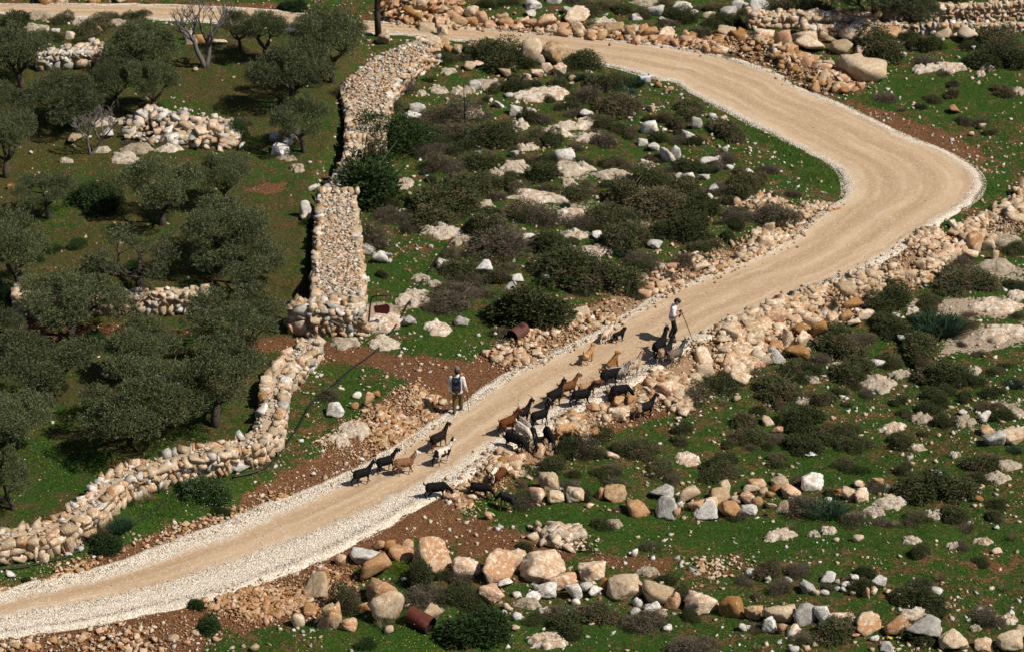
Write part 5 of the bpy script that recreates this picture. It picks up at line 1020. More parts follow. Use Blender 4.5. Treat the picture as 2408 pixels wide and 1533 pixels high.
def goat_parts(pose):
    """returns body mesh, list of (name, mesh, material key or None)"""
    if pose in GOATS: return GOATS[pose]
    st = {'walk': (.10, -.09, -.11, .10), 'step': (-.08, .10, .12, -.09), 'graze': (.06, -.05, -.06, .07), 'turn': (.05, -.1, -.08, .04), 'low': (.11, -.04, -.10, .12), 'stand': (.01, -.02, -.03, .02)}[pose]
    B = [((.27, 0, .52), .150, (.02, 0, .50), .172), ((.02, 0, .50), .172, (-.27, 0, .535), .148), ((.27, 0, .60), .085, (-.28, 0, .625), .075), ((.30, 0, .46), .11, (.20, 0, .42), .11), ((-.28, .05, .52), .115, (-.32, .06, .45), .10), ((-.28, -.05, .52), .115, (-.32, -.06, .45), .10), ((-.10, 0, .40), .10, (.1, 0, .39), .10)]
    if pose == 'graze': n1, h0, h1 = (.58, .02, .34), (.60, .02, .30), (.70, .03, .12)
    elif pose == 'low': n1, h0, h1 = (.64, 0, .60), (.66, 0, .60), (.82, 0, .49)
    elif pose == 'turn': n1, h0, h1 = (.50, -.06, .83), (.51, -.08, .86), (.60, -.23, .79)
    else: n1, h0, h1 = (.53, 0, .84), (.55, 0, .87), (.72, 0, .79)
    n1, h0, h1 = map(np.array, (n1, h0, h1))
    B += [((.30, 0, .57), .118, n1, .068), (n1, .07, h0, .072), (h0, .072, h1, .040)]
    if pose != 'graze': B.append((h1+[-.03, 0, -.03], .015, h1+[-.05, 0, -.10], .008))
    for sgn, a, b in ((1, st[0], st[2]), (-1, st[1], st[3])):
        y = .085*sgn
        B += [((.27, y*.8, .46), .078, (.28+a*.35, y, .27), .036), ((.28+a*.35, y, .27), .033, (.28+a*.9-.02, y, .07), .023), ((.28+a*.9-.02, y, .07), .024, (.30+a*.95, y, .028), .030)]
        B += [((-.29, y*.8, .46), .095, (-.22+b*.4, y*1.05, .36), .062), ((-.22+b*.4, y*1.05, .36), .055, (-.37+b*.8, y, .245), .034), ((-.37+b*.8, y, .245), .030, (-.33+b, y, .07), .023), ((-.33+b, y, .07), .024, (-.31+b, y, .028), .030)]
    B += [((-.40, 0, .62), .035, (-.48, 0, .69), .032), ((-.48, 0, .69), .03, (-.47, 0, .75), .016)]
    body = blob('body', B, .019, 3, .03, 3)
    d = (h1-h0)/np.linalg.norm(h1-h0); side = np.cross([0, 0, 1.0], d); side /= np.linalg.norm(side); up = np.cross(d, side); parts = []
    for s in (-1, 1):
        e0 = h0+side*s*.065+up*.03; e1 = e0+side*s*.055-np.array([0, 0, .13])-d*.02
        R = np.stack([d, side, up], 1); ax = (e1-e0)/np.linalg.norm(e1-e0); q = np.cross(ax, d); q /= np.linalg.norm(q); R = np.stack([np.cross(q, ax), q, ax], 1)
        V, F = ellipsoid((e0+e1)/2, (.034, .012, .09), R); parts.append(('ear', mesh_np('ear', V, F, True), None))
        b = h0+side*s*.03+up*.065; pts = [b, b+up*.07-d*.05+side*s*.02, b+up*.09-d*.14+side*s*.06, b+up*.04-d*.20+side*s*.10]
        V, q4, t3 = tube(np.array(pts), [.018, .015, .011, .004], 6); parts.append(('horn', mesh_np('horn', V, [q4, t3], True), 'horn'))
    GOATS[pose] = (body, parts); return GOATS[pose]
for k, hp, fp, pose, ct, sz, horn, lb in HERD:
    a = place1(*zz(k, *hp)); b = place1(*zz(k, *fp)); hd = math.atan2(b[1]-a[1], b[0]-a[0]); c = (a+b)/2
    info = road_info(np.array([c[0]]), np.array([c[1]])); z = max(c[2], .085) if info[3][0] else c[2]+.02
    pitch = -math.atan2(float(b[2]-a[2])*(0 if info[3][0] else 1), .65)*.6
    body, parts = goat_parts(pose); r = link('goat', None, None, None, (c[0], c[1], z), (0, pitch, hd), (sz*.79, sz*.80, sz*.90)); tag(r, lb, 'goat', 'herd of goats')
    link('body', body, r, GM[ct])
    for nme, me, mk in parts:
        if nme == 'horn' and not horn: continue
        link(nme, me, r, M[mk] if mk else GM[{'tanwhite': 'white', 'palebrown': 'brown', 'cream': 'black', 'pied': 'white'}.get(ct, ct)])

# ------------------------------------------------------------------ dogs
def dog(kind_):
    B = [((.22, 0, .42), .135, (-.02, 0, .42), .125), ((-.02, 0, .42), .125, (-.26, 0, .43), .115)]
    if kind_ == 'sit':
        B = [((.14, 0, .46), .13, (-.02, 0, .30), .14), ((-.02, 0, .30), .15, (-.16, 0, .20), .17), ((.16, 0, .50), .12, (.22, 0, .64), .09), ((.22, 0, .66), .095, (.30, 0, .65), .075), ((.30, 0, .64), .06, (.42, 0, .60), .04)]
        for s in (-1, 1): B += [((.15, .08*s, .42), .065, (.19, .08*s, .18), .04), ((.19, .08*s, .18), .038, (.22, .08*s, .03), .04), ((-.14, .10*s, .20), .10, (.04, .15*s, .14), .06), ((.04, .15*s, .12), .05, (.10, .14*s, .03), .04)]
        B += [((-.28, .02, .10), .045, (-.42, .14, .05), .04), ((-.42, .14, .05), .04, (-.5, .28, .04), .02)]; h0, h1 = np.array((.24, 0, .68)), np.array((.42, 0, .60))
    else:
        h0, h1 = (np.array((.45, 0, .66)), np.array((.62, 0, .60))) if kind_ != 'pup' else (np.array((.40, .03, .56)), np.array((.53, .06, .54)))
        B += [((.24, 0, .48), .125, h0-[.04, 0, .06], .095), (h0-[.03, 0, 0], .095, h0+[.04, 0, 0], .085), (h0+[.04, 0, -.02], .06, h1, .038)]
        for s, a, b in ((1, .06, -.10), (-1, -.06, .08)):
            y = .085*s; B += [((.22, y*.8, .38), .07, (.22+a*.5, y, .20), .042), ((.22+a*.5, y, .20), .036, (.22+a, y, .05), .030), ((.22+a, y, .04), .034, (.27+a, y, .032), .032),
                ((-.25, y*.8, .40), .09, (-.20+b*.4, y, .27), .058), ((-.20+b*.4, y, .27), .046, (-.33+b*.8, y, .16), .034), ((-.33+b*.8, y, .16), .030, (-.31+b, y, .05), .029), ((-.31+b, y, .04), .034, (-.26+b, y, .032), .032)]
        if kind_ == 'curl': B += [((-.33, 0, .50), .05, (-.44, 0, .60), .055), ((-.44, 0, .60), .055, (-.42, 0, .72), .055), ((-.42, 0, .72), .05, (-.32, 0, .74), .03)]
        else: B += [((-.33, 0, .46), .035, (-.46, 0, .40), .028), ((-.46, 0, .40), .026, (-.54, 0, .30), .014)]
    me = blob('body', B, .019, 3, .035 if kind_ in ('curl', 'sit') else .012, 5); ears = []
    for s in (-1, 1):
        V, F = ellipsoid(h0+np.array((-.01, .085*s, .02)), (.035, .014, .06)); ears.append(mesh_np('ear', V, F, True))
    return me, ears
for k, hp, fp, pose, ct, ec, sz, lb in DOGS:
    a = place1(*zz(k, *hp)); b = place1(*zz(k, *fp)); hd = math.atan2(b[1]-a[1], b[0]-a[0]); c = (a+b)/2
    me, ears = dog(pose); r = link('dog', None, None, None, (c[0], c[1], .085), (0, 0, hd), (sz,)*3); tag(r, lb, 'dog', 'herding dogs'); link('body', me, r, GM[ct])
    for e in ears: link('ear', e, r, GM[ec])

# ------------------------------------------------------------------ the two men
M['skin'] = plain('skin', (.42, .22, .14), .55, .35, .12); M['shirt'] = plain('white_cotton', (.66, .63, .60), .85, .15, .10, 9); M['tshirt'] = plain('white_tshirt', (.72, .68, .68), .85, .15, .08, 9)
M['khaki'] = plain('olive_trousers', (.10, .085, .035), .85, .15, .25, 9); M['jeans'] = plain('dark_trousers', (.020, .024, .022), .85, .15, .3, 9); M['boot'] = plain('brown_boots', (.055, .03, .02), .7, .3)
M['hair'] = plain('dark_hair', (.022, .014, .010), .6, .3); M['black'] = plain('black_cloth', (.012, .012, .013), .8, .2); M['greycap'] = plain('grey_felt', (.16, .15, .13), .9, .1)
M['navy'] = plain('navy_nylon', (.010, .014, .030), .55, .4); M['red'] = plain('red_trim', (.35, .02, .025), .6, .3); M['wood'] = plain('stick_wood', (.10, .06, .03), .7, .3); M['blue'] = plain('blue_strap', (.02, .03, .09), .7, .3)
def hand(w, d, side, curl, sgn):
    """palm and five fingers at wrist w, pointing along d; side = across the palm"""
    w, d, side = map(np.array, (w, d, side)); d = d/np.linalg.norm(d); side = side/np.linalg.norm(side); n = np.cross(d, side); out = [(w, .026, w+d*.045, .030), (w+d*.03+side*.018, .02, w+d*.075+side*.022, .017), (w+d*.03-side*.018, .02, w+d*.07-side*.024, .016)]
    for k, (off, ln) in enumerate(((.030, .036), (.010, .042), (-.010, .040), (-.030, .031))):
        b = w+d*.082+side*off; a = b+(d*math.cos(curl*.6)+n*math.sin(curl*.6))*ln; c = a+(d*math.cos(curl*1.5)+n*math.sin(curl*1.5))*ln*.85
        out += [(b-d*.012, .0095, a, .0085), (a, .0085, c, .007)]
    t = w+d*.025+side*.030; a = t+(d*.6+side*.75+n*.3)*.038; c = a+(d*.8+side*.15+n*.6)*.030; out += [(t, .013, a, .0105), (a, .0105, c, .008)]
    return out
def person(name, label, px, py, yaw, J, clothes, sc=1.0):
    p = place1(px, py); r = link('person', None, None, None, (p[0], p[1], .07), (0, 0, yaw), (sc,)*3); tag(r, label, 'person')
    B = [((0, .07, .98), .105, (0, -.07, .98), .105), (J['pel'], .12, J['che'], .13)]
    for s in ('l', 'r'):
        B += [(J['che'], .12, J['sh'+s], .068), (J['sh'+s], .055, J['el'+s], .042), (J['el'+s], .040, J['wr'+s], .027), (J['hi'+s], .088, J['kn'+s], .058), (J['kn'+s], .054, J['an'+s], .036), (J['an'+s], .036, J['to'+s], .032)]
        B += hand(J['wr'+s], J['hd'+s], J['hs'+s], J.get('curl', 1.0), s)
    h = np.array(J['head']); f = np.array(J['face']); f = f/np.linalg.norm(f); u = np.array((0, 0, 1.0))-f*f[2]; u /= np.linalg.norm(u); sd_ = np.cross(u, f)
    B += [(J['che'], .075, J['nek'], .058), (J['nek'], .056, h-u*.03, .06), (h+u*.03-f*.015, .092, h+u*.025+f*.02, .086), (h-u*.02+f*.01, .075, h-u*.085+f*.045, .042),
          (h+f*.088+u*.005, .012, h+f*.108-u*.022, .014), (h+f*.075-u*.075, .016, h+f*.085-u*.072+sd_*.012, .013), (h+f*.082+u*.035+sd_*.03, .016, h+f*.082+u*.035-sd_*.03, .016)]
    for s in (-1, 1): B += [(h+sd_*s*.086-u*.015, .014, h+sd_*s*.092+u*.02, .017)]
    link('body', blob('body', B, .0075, 2), r, M['skin'])
    for s in (-1, 1):
        V, F = ellipsoid(h+f*.083+u*.012+sd_*s*.032, (.012,)*3); link('eye', mesh_np('eye', V, F, True), r, M['black'])
    for nme, caps, mk, vx in clothes(J, h, f, u, sd_): link(nme, blob(nme, caps, vx, 2, .012, 7), r, M[mk])
    return r, p
J1 = dict(pel=(0, 0, 1.0), che=(.03, 0, 1.34), nek=(.06, 0, 1.50), head=(.09, 0, 1.63), face=(1, 0, -.12), shl=(.02, .20, 1.41), shr=(.02, -.20, 1.41), ell=(-.06, .27, 1.14), elr=(-.04, -.28, 1.15), wrl=(.02, .27, .90), wrr=(.10, -.31, .93), hdl=(.1, 0, -1), hdr=(.5, 0, -.85), hsl=(1, 0, .1), hsr=(.85, 0, .5),
          hil=(0, .09, .94), hir=(0, -.09, .94), knl=(.06, .095, .52), knr=(.20, -.095, .53), anl=(-.06, .095, .085), anr=(.24, -.10, .10), tol=(.08, .10, .045), tor=(.38, -.11, .05), curl=1.1)
def cl1(J, h, f, u, sd_):
    T = [((0, .085, .92), .125, (.02, .09, 1.34), .125), ((0, -.085, .92), .125, (.02, -.09, 1.34), .125), (J['che'], .14, J['nek'], .085), (J['nek'], .075, (.06, 0, 1.53), .07)]
    for s in ('l', 'r'): T += [(J['che'], .12, J['sh'+s], .082), (J['sh'+s], .08, J['el'+s], .064), (J['el'+s], .062, J['wr'+s], .045)]
    P = [((0, .07, .97), .118, (0, -.07, .97), .118)]; S = []
    for s in ('l', 'r'): P += [(J['hi'+s], .108, J['kn'+s], .082), (J['kn'+s], .08, np.array(J['an'+s])+[0, 0, .04], .066)]; S += [(np.array(J['an'+s])+[0, 0, .02], .05, J['an'+s], .052), (J['an'+s], .052, J['to'+s], .045)]
    H = [(h+u*.03-f*.02, .102, h+u*.02-f*.03, .10), (h-u*.03-f*.04, .08, h-u*.01-f*.04, .085)]; C = [(h+u*.085, .098, h+u*.10, .094)]
    return [('shirt', T, 'shirt', .016), ('trousers', P, 'khaki', .016), ('boots', S, 'boot', .012), ('hair', H, 'hair', .012), ('cap', C, 'greycap', .012)]
x, y = (1740+545*.1631)*.588, (1450+1310*.1631)*.588
r1, p1 = person('person', 'man walking away in white shirt, olive trousers and round cap, carrying a navy backpack', x, y, math.radians(84), J1, cl1, 1.03)
def box_r(sx, sy, sz, bev):
    bm = bmesh.new(); bmesh.ops.create_cube(bm, size=1); bmesh.ops.scale(bm, vec=(sx, sy, sz), verts=bm.verts); bmesh.ops.bevel(bm, geom=bm.edges[:]+bm.verts[:], offset=bev, segments=3, profile=.6, affect='EDGES')
    me = bpy.data.meshes.new('box'); bm.to_mesh(me); bm.free(); me.polygons.foreach_set('use_smooth', np.ones(len(me.polygons), bool)); return me
bp = link('backpack', None, None, None, (p1[0], p1[1], .07), (0, 0, math.radians(84)), (1.03,)*3); tag(bp, 'navy blue backpack with small red trims on the back of the walking man', 'backpack')
bagm = blob('bag', [((-.19, .08, 1.05), .09, (-.17, .08, 1.36), .085), ((-.19, -.08, 1.05), .09, (-.17, -.08, 1.36), .085), ((-.20, 0, 1.02), .10, (-.17, 0, 1.42), .08)], .014, 3); link('bag', bagm, bp, M['navy'])
link('lid', box_r(.20, .29, .09, .035), bp, M['navy'], (-.19, 0, 1.45), (0, -.15, 0)); pk = link('front_pocket', box_r(.08, .21, .22, .035), bp, M['navy'], (-.285, 0, 1.14)); link('red_trim', box_r(.012, .07, .02, .004), pk, M['red'], (-.045, -.03, .08)); link('red_trim', box_r(.012, .09, .018, .004), pk, M['red'], (-.043, -.04, -.085), (.5, 0, 0)); link('badge', box_r(.01, .02, .02, .003), bp, M['shirt'], (-.292, 0, 1.44))
for s in (-1, 1):
    V, q4, t3 = tube(np.array([(-.12, .10*s, 1.46), (.0, .115*s, 1.515), (.115, .12*s, 1.44), (.15, .12*s, 1.25), (.06, .17*s, 1.08), (-.12, .13*s, 1.02)]), .021, 6); link('strap', mesh_np('strap', V, [q4, t3], True), bp, M['black'])
V, q4, t3 = tube(np.array([(.16, -.315, .90), (.20, -.33, .6), (.235, -.35, .3), (.25, -.36, .0)]), [.014, .013, .012, .010], 6)
ws = link('walking_stick', mesh_np('walking_stick', V, [q4, t3], True), None, M['wood'], (p1[0], p1[1], .07), (0, 0, math.radians(84)), (1.03,)*3); tag(ws, "thin dark walking stick in the backpacker's right hand", 'walking stick')
J2 = dict(pel=(0, 0, 1.0), che=(.02, 0, 1.33), nek=(.075, 0, 1.49), head=(.135, 0, 1.61), face=(1, 0, -.75), shl=(.02, .19, 1.40), shr=(.02, -.19, 1.40), ell=(.02, .26, 1.13), elr=(.05, -.27, 1.13), wrl=(.22, .08, 1.20), wrr=(.25, -.09, 1.19), hdl=(.6, -.5, .1), hdr=(.6, .5, .05), hsl=(.1, .2, 1), hsr=(.1, -.2, 1),
          hil=(0, .09, .94), hir=(0, -.09, .94), knl=(.02, .09, .52), knr=(.13, -.08, .53), anl=(-.10, .08, .13), anr=(-.02, -.06, .085), tol=(.0, .09, .045), tor=(.13, -.07, .045), curl=1.2)
def cl2(J, h, f, u, sd_):
    T = [((-.02, .075, .98), .125, (.02, .085, 1.33), .125), ((-.02, -.075, .98), .125, (.02, -.085, 1.33), .125), ((-.03, 0, .95), .13, (0, 0, 1.2), .13), (J['che'], .14, J['nek'], .075)]
    for s in ('l', 'r'): T += [(J['che'], .12, J['sh'+s], .085), (J['sh'+s], .085, np.array(J['sh'+s])*.25+np.array(J['el'+s])*.75, .08)]
    P = [((0, .065, .96), .115, (0, -.065, .96), .115)]; S = []
    for s in ('l', 'r'): P += [(J['hi'+s], .098, J['kn'+s], .072), (J['kn'+s], .07, np.array(J['an'+s])+[0, 0, .05], .055)]; S += [(np.array(J['an'+s])+[0, 0, .03], .05, J['an'+s], .052), (J['an'+s], .052, J['to'+s], .045)]
    H = [(h+u*.055-f*.02, .100, h+u*.06+f*.03, .085), (h+u*.01-f*.055, .085, h-u*.02-f*.05, .07)]
    W = [((.02, .09, 1.02), .133, (.02, -.09, 1.02), .133)]
    return [('tshirt', T, 'tshirt', .016), ('trousers', P, 'jeans', .016), ('boots', S, 'boot', .012), ('hair', H, 'hair', .012)]
x, y = (2600+480*.1826)*.588, (1180+1055*.1826)*.588
r2, p2 = person('person', 'man in white t-shirt and dark trousers looking down, leaning on a long stick', x, y, math.radians(-8), J2, cl2, 1.03)
V, q4, t3 = tube(np.array([(.02+.155*math.cos(a), .225*math.sin(a), 1.06+.015*math.cos(a)) for a in np.linspace(0, 6.283, 25)]), .016, 6); link('waist_strap', mesh_np('waist_strap', V, [q4, t3], True), r2, M['blue'])
V, q4, t3 = tube(np.array([(.30, -.02, 1.26), (.45, .02, .85), (.62, .06, .40), (.74, .09, .02)]), [.019, .018, .016, .013], 7)
ws = link('staff', mesh_np('staff', V, [q4, t3], True), None, M['wood'], (p2[0], p2[1], .07), (0, 0, math.radians(-8)), (1.03,)*3); tag(ws, 'long wooden staff held by the man in the white t-shirt', 'staff')
bd = link('folded_jacket', blob('jacket', [((.28, 0, 1.20), .055, (.25, .0, 1.08), .05), ((.27, -.05, 1.22), .05, (.28, .05, 1.22), .05), ((.25, 0, 1.08), .04, (.23, .02, .98), .02)], .012, 2, .03, 3), None, M['black'], (p2[0], p2[1], .07), (0, 0, math.radians(-8)), (1.03,)*3); tag(bd, 'dark bundle held at the chest of the man in the white t-shirt', 'bundle')
# ------------------------------------------------------------------ loose ground cover
def visible_points(n, rng, mx=2.0, my=2.0):
    px = rng.uniform(-60, IW+60, n); y = rng.uniform(66, 136, n); x = (px-IW/2)/FPX*np.hypot(y, CAM_H); return x, y
rg = np.random.default_rng(77)
M['gravel'] = rock_mat('white_gravel', (.62, .53, .41), (.56, .42, .28), (.80, .75, .66), .3, .7)
# white gravel on both shoulders of the road
n = 60000; i = rg.integers(0, nR-1, n); f = rg.uniform(size=n); left = rg.uniform(size=n) < .42
wl, wr_ = gl[i], grr[i]; uu = np.where(left, (rg.uniform(size=n)**1.4)*wl*1.05-.03, 1-(rg.uniform(size=n)**1.4)*wr_*1.05+.03)
a_ = RL[i]*(1-f)[:, None]+RL[i+1]*f[:, None]; b_ = RR[i]*(1-f)[:, None]+RR[i+1]*f[:, None]; q = a_*(1-uu)[:, None]+b_*uu[:, None]
_, _, ddp = 0, 0, 0
zb = .035+.05*np.sin(np.pi*np.clip(uu, 0, 1))+.07*np.exp(-((uu-.93)/.05)**2)+.06*np.exp(-((uu-.07)/.05)**2); zb = np.where((uu < .0) | (uu > 1.), np.maximum(height(q[:, 0], q[:, 1]), -.03), zb)
zb = zb-(1-np.interp(i, RKEY, [1, 1, 1, .9, .7, .5, .25, .25, .35, .5, .6, .6, .6]))*(.07*np.exp(-((uu-.93)/.05)**2)+.06*np.exp(-((uu-.07)/.05)**2))
th = np.interp(i, RKEY, [.2, .2, .3, .38, .44, .46, .5, .52, .46, .44, .44, .44, .44]); kp = fbm(i*.06, np.where(left, 3., 40.)+uu*3, 71, 3)+rg.normal(size=n)*.06 > th; q, zb, uu, i, n = q[kp], zb[kp], uu[kp], i[kp], int(kp.sum())
S = rg.uniform(.022, .055, n)*np.where((uu < .12) | (uu > .88), 1.2, 1); V, F = many([OCT], np.stack([q[:, 0], q[:, 1], zb+.004], 1), S, rg)
kind(link('gravel', mesh_np('gravel', V, F), None, M['gravel']), 'stuff', 'loose white gravel along both edges of the dirt road')
# a few stones on the running surface
n = 380; i = rg.integers(0, nR-1, n); uu = rg.uniform(.15, .85, n); q = RL[i]*(1-uu)[:, None]+RR[i]*uu[:, None]; V, F = many(LOW, np.stack([q[:, 0], q[:, 1], .05+.05*np.sin(np.pi*uu)], 1), rg.uniform(.02, .045, n), rg)
kind(link('road_pebbles', mesh_np('road_pebbles', V, F), None, M['b']), 'stuff', 'small stones lying on the packed road surface')
# small field stones
def field(n, smin, smax, pw, mk, seed, grove_keep=.12, lush_keep=.45, nm='field_stones', lb=''):
    r = np.random.default_rng(seed); x, y = visible_points(n, r); e, pa, lu, gr, d, ins = masks(x, y); cl = fbm(x*.5, y*.5, seed, 3)
    keep = (~ins) & (d > .15) & (r.uniform(size=n) < np.where(gr > .5, grove_keep, 1)*np.where(lu > .5, lush_keep, 1)*ss(cl, .36, .62)*(1+.8*pa)); x, y = x[keep], y[keep]
    S = smin+(smax-smin)*r.uniform(size=len(x))**pw; V, F = many(LOW, np.stack([x, y, height(x, y)+S*.12], 1), S, r)
    kind(link(nm, mesh_np(nm, V, F), None, M[mk]), 'stuff', lb)
field(16000, .03, .22, 3.2, 'w', 81, .06, .35, 'pale_field_stones', 'small pale stones scattered through the grass')
field(22000, .03, .20, 3.2, 'b', 82, .10, .35, 'beige_field_stones', 'small beige stones scattered through the grass')
field(16000, .03, .16, 3, 'm', 83, .10, .4, 'rusty_field_stones', 'small rusty stones scattered through the grass and earth')
def clods(n, seed, mk, nm, lb):
    r = np.random.default_rng(seed); x, y = visible_points(n, r); e, pa, lu, gr, d, ins = masks(x, y); k = (~ins) & (e > .55) & (r.uniform(size=n) < ss(fbm(x*.9, y*.9, seed, 3), .35, .6)); x, y = x[k], y[k]; S = .02+.07*r.uniform(size=len(x))**2.5
    V, F = many(LOW, np.stack([x, y, height(x, y)+S*.15], 1), S, r); kind(link(nm, mesh_np(nm, V, F), None, M[mk]), 'stuff', lb)
clods(40000, 84, 'core', 'earth_clods', 'crumbs of brown earth on the bare soil'); clods(30000, 85, 'm', 'soil_stones', 'tiny orange stones on the bare soil'); clods(24000, 86, 'b', 'soil_pebbles', 'tiny beige stones on the bare soil')
# grass
def grass(n, h0, h1, wd, seed, need, mk, nm, lb, tight=0):
    r = np.random.default_rng(seed); x, y = visible_points(n, r); e, pa, lu, gr, d, ins = masks(x, y); k = need(x, y, e, pa, lu, gr, d, r) & (~ins); x, y = x[k], y[k]; m = len(x)
    P = np.stack([x, y, height(x, y)-.01], 1); D = r.normal(size=(m, 3))*[.45, .45, .1]+[0, 0, 1]; V, F = leaves(P, D, r.uniform(h0, h1, m), r.uniform(wd*.6, wd*1.3, m), r)
    kind(link(nm, mesh_np(nm, V, F), None, M[mk]), 'stuff', lb)
grass(260000, .05, .12, .022, 91, lambda x, y, e, pa, lu, gr, d, r: (e < .45+.2*r.normal(size=len(x))) & (pa < .4) & (d > .1) & (fbm(x*1.1, y*1.1, 5, 3)+.15*lu-.05*gr > .47), 'grass', 'short_grass', 'short green grass between the stones and shrubs')
grass(420000, .12, .26, .022, 92, lambda x, y, e, pa, lu, gr, d, r: (lu > .85) & (d > .05) & (fbm(x*1.6, y*1.6, 8, 2) > .45), 'grass', 'lush_grass', 'taller lush grass on the damp verges')
grass(60000, .08, .2, .014, 93, lambda x, y, e, pa, lu, gr, d, r: (e < .6) & (fbm(x*.8, y*.8, 15, 3)+.1*gr > .58), 'straw', 'dry_grass', 'thin dry grass stalks')
# flowers
def flowers(n, mk, seed, need, nm, lb, z0=.06, z1=.16, s=.03):
    r = np.random.default_rng(seed); x, y = visible_points(n, r); k = need(x, y, r); x, y = x[k], y[k]; V, F = many([OCT], np.stack([x, y, height(x, y)+r.uniform(z0, z1, len(x))], 1), r.uniform(s*.6, s*1.3, len(x)), r)
    if len(V): kind(link(nm, mesh_np(nm, V, F), None, M[mk]), 'stuff', lb)
M['yel'] = plain('yellow_petals', (.62, .52, .03), .7, .2); M['lil'] = plain('lilac_petals', (.36, .22, .38), .7, .2); M['pal'] = plain('pale_lilac_petals', (.55, .48, .62), .7, .2)
flowers(26000, 'yel', 95, lambda x, y, r: (sdpoly(x, y, GROVE_ALL) > .5) & (fbm(x*.45, y*.45, 41, 3) > .54), 'yellow_flowers', 'tiny yellow flowers dotted through the grove grass')
flowers(26000, 'lil', 96, lambda x, y, r: (sdpoly(x, y, GROVE_ALL) > .5) & (fbm(x*.45, y*.45, 43, 3) > .55), 'purple_flowers', 'tiny purple flowers dotted through the grove grass')
FB = gpoly(cp(8, [(-150,1440),(300,1400),(700,1400),(1000,1370),(1180,1450),(1200,1560),(-200,1560)])); flowers(60000, 'yel', 97, lambda x, y, r: (sdpoly(x, y, FB) > 0) & (fbm(x*1.2, y*1.2, 45, 2) > .5), 'yellow_mustard_flowers', 'yellow flowers on the green growth at the bottom edge', .1, .4, .035)
FL = gpoly(cp(7, [(1280,480),(1420,400),(1560,400),(1630,540),(1560,600),(1400,580)])); flowers(90000, 'pal', 98, lambda x, y, r: sdpoly(x, y, FL) > 0, 'lilac_flowers', 'pale lilac flowers on the green bush below the curved wall', .15, .42, .032)
FY = gpoly(cp(2, [(1850,560),(2020,560),(2020,610),(1850,610)])); flowers(60000, 'yel', 99, lambda x, y, r: sdpoly(x, y, FY) > 0, 'broom_flowers', 'yellow flowers on the shrub below the white jerrycan', .25, .6, .04)

# ------------------------------------------------------------------ sign, barrels, pipe, post, litter
M['iron'] = plain('black_iron', (.012, .012, .013), .6, .3); M['rustred'] = plain('dark_red_plate', (.075, .012, .008), .6, .3, .4, 5)
M['pipe'] = plain('black_polythene', (.010, .011, .013), .5, .4); M['bluehose'] = plain('blue_hose', (.015, .02, .10), .5, .4)
def zs(x, y): return ((1380+x/2.8667)*.588, (1120+y/2.8667)*.588)
p = place1(*zs(262, 545)); sg = link('hanging_sign', None, None, None, tuple(p)); tag(sg, 'bent black iron post with a dark red plate hanging from it', 'sign')
s_ = pxm(p); mx = .588/2.8667/s_; mz = mx/math.cos(math.atan2(CAM_H, p[1]))
def sgp(x, y): return np.array([(x-262)*mx, 0, (545-y)*mz])
V, q4, t3 = tube(np.array([sgp(262, 565), sgp(275, 460), sgp(290, 330), sgp(303, 240), sgp(318, 200), sgp(350, 187), sgp(430, 182), sgp(535, 175)]), .032, 8); link('pole', mesh_np('pole', V, [q4, t3], True), sg, M['iron'])
out = np.array([sgp(*q) for q in ((337, 303), (420, 292), (490, 281), (518, 308), (515, 365), (490, 393), (350, 378), (338, 345))]); k = len(out)
bk = out+[0, .035, 0]; Vp = np.concatenate([out, bk]); me = bpy.data.meshes.new('plate'); me.from_pydata([tuple(v) for v in Vp], [], [tuple(range(k)), tuple(range(2*k-1, k-1, -1))]+[(i, i+k, (i+1) % k+k, (i+1) % k) for i in range(k)]); link('plate', me, sg, M['rustred'])
for xx in (370, 480):
    V, q4, t3 = tube(np.array([sgp(xx, 184), sgp(xx-8, 240), sgp(xx, 295)]), .008, 5); link('wire', mesh_np('wire', V, [q4, t3], True), sg, M['iron'])
M['rust'] = plain('rusty_steel', (.10, .040, .028), .75, .3, .55, 9); M['rustin'] = plain('dark_inside', (.02, .014, .012), .9, .1)  # barrel inner faces get a much darker colour than the shell
M['rust2'] = plain('red_rusty_steel', (.10, .028, .018), .75, .25, .7, 6)
def barrel(L, R, ribs, dent, seed, crush=0):
    nl, na = 40, 36; V = []; rr = np.random.default_rng(seed)
    for i in range(nl+1):
        t = i/nl
        for k in range(na):
            a = 2*math.pi*k/na; r = R*(1+.018*math.sin(t*ribs*6.283) if ribs else 1+.02*(abs(t-.33) < .025)+.02*(abs(t-.66) < .025)); x = t*L
            c = math.cos(a-1.4); r *= 1-dent*max(0, c)**3*math.exp(-((t-.72)/.13)**2)-crush*max(0, math.cos(a-2.2))**2*t**3
            V.append((x, r*math.cos(a), r*math.sin(a)))
    V = np.array(V); id_ = np.arange((nl+1)*na).reshape(nl+1, na); nx_ = np.roll(id_, -1, 1); F = np.stack([id_[:-1], nx_[:-1], nx_[1:], id_[1:]], -1).reshape(-1, 4)
    return V, F, na, nl
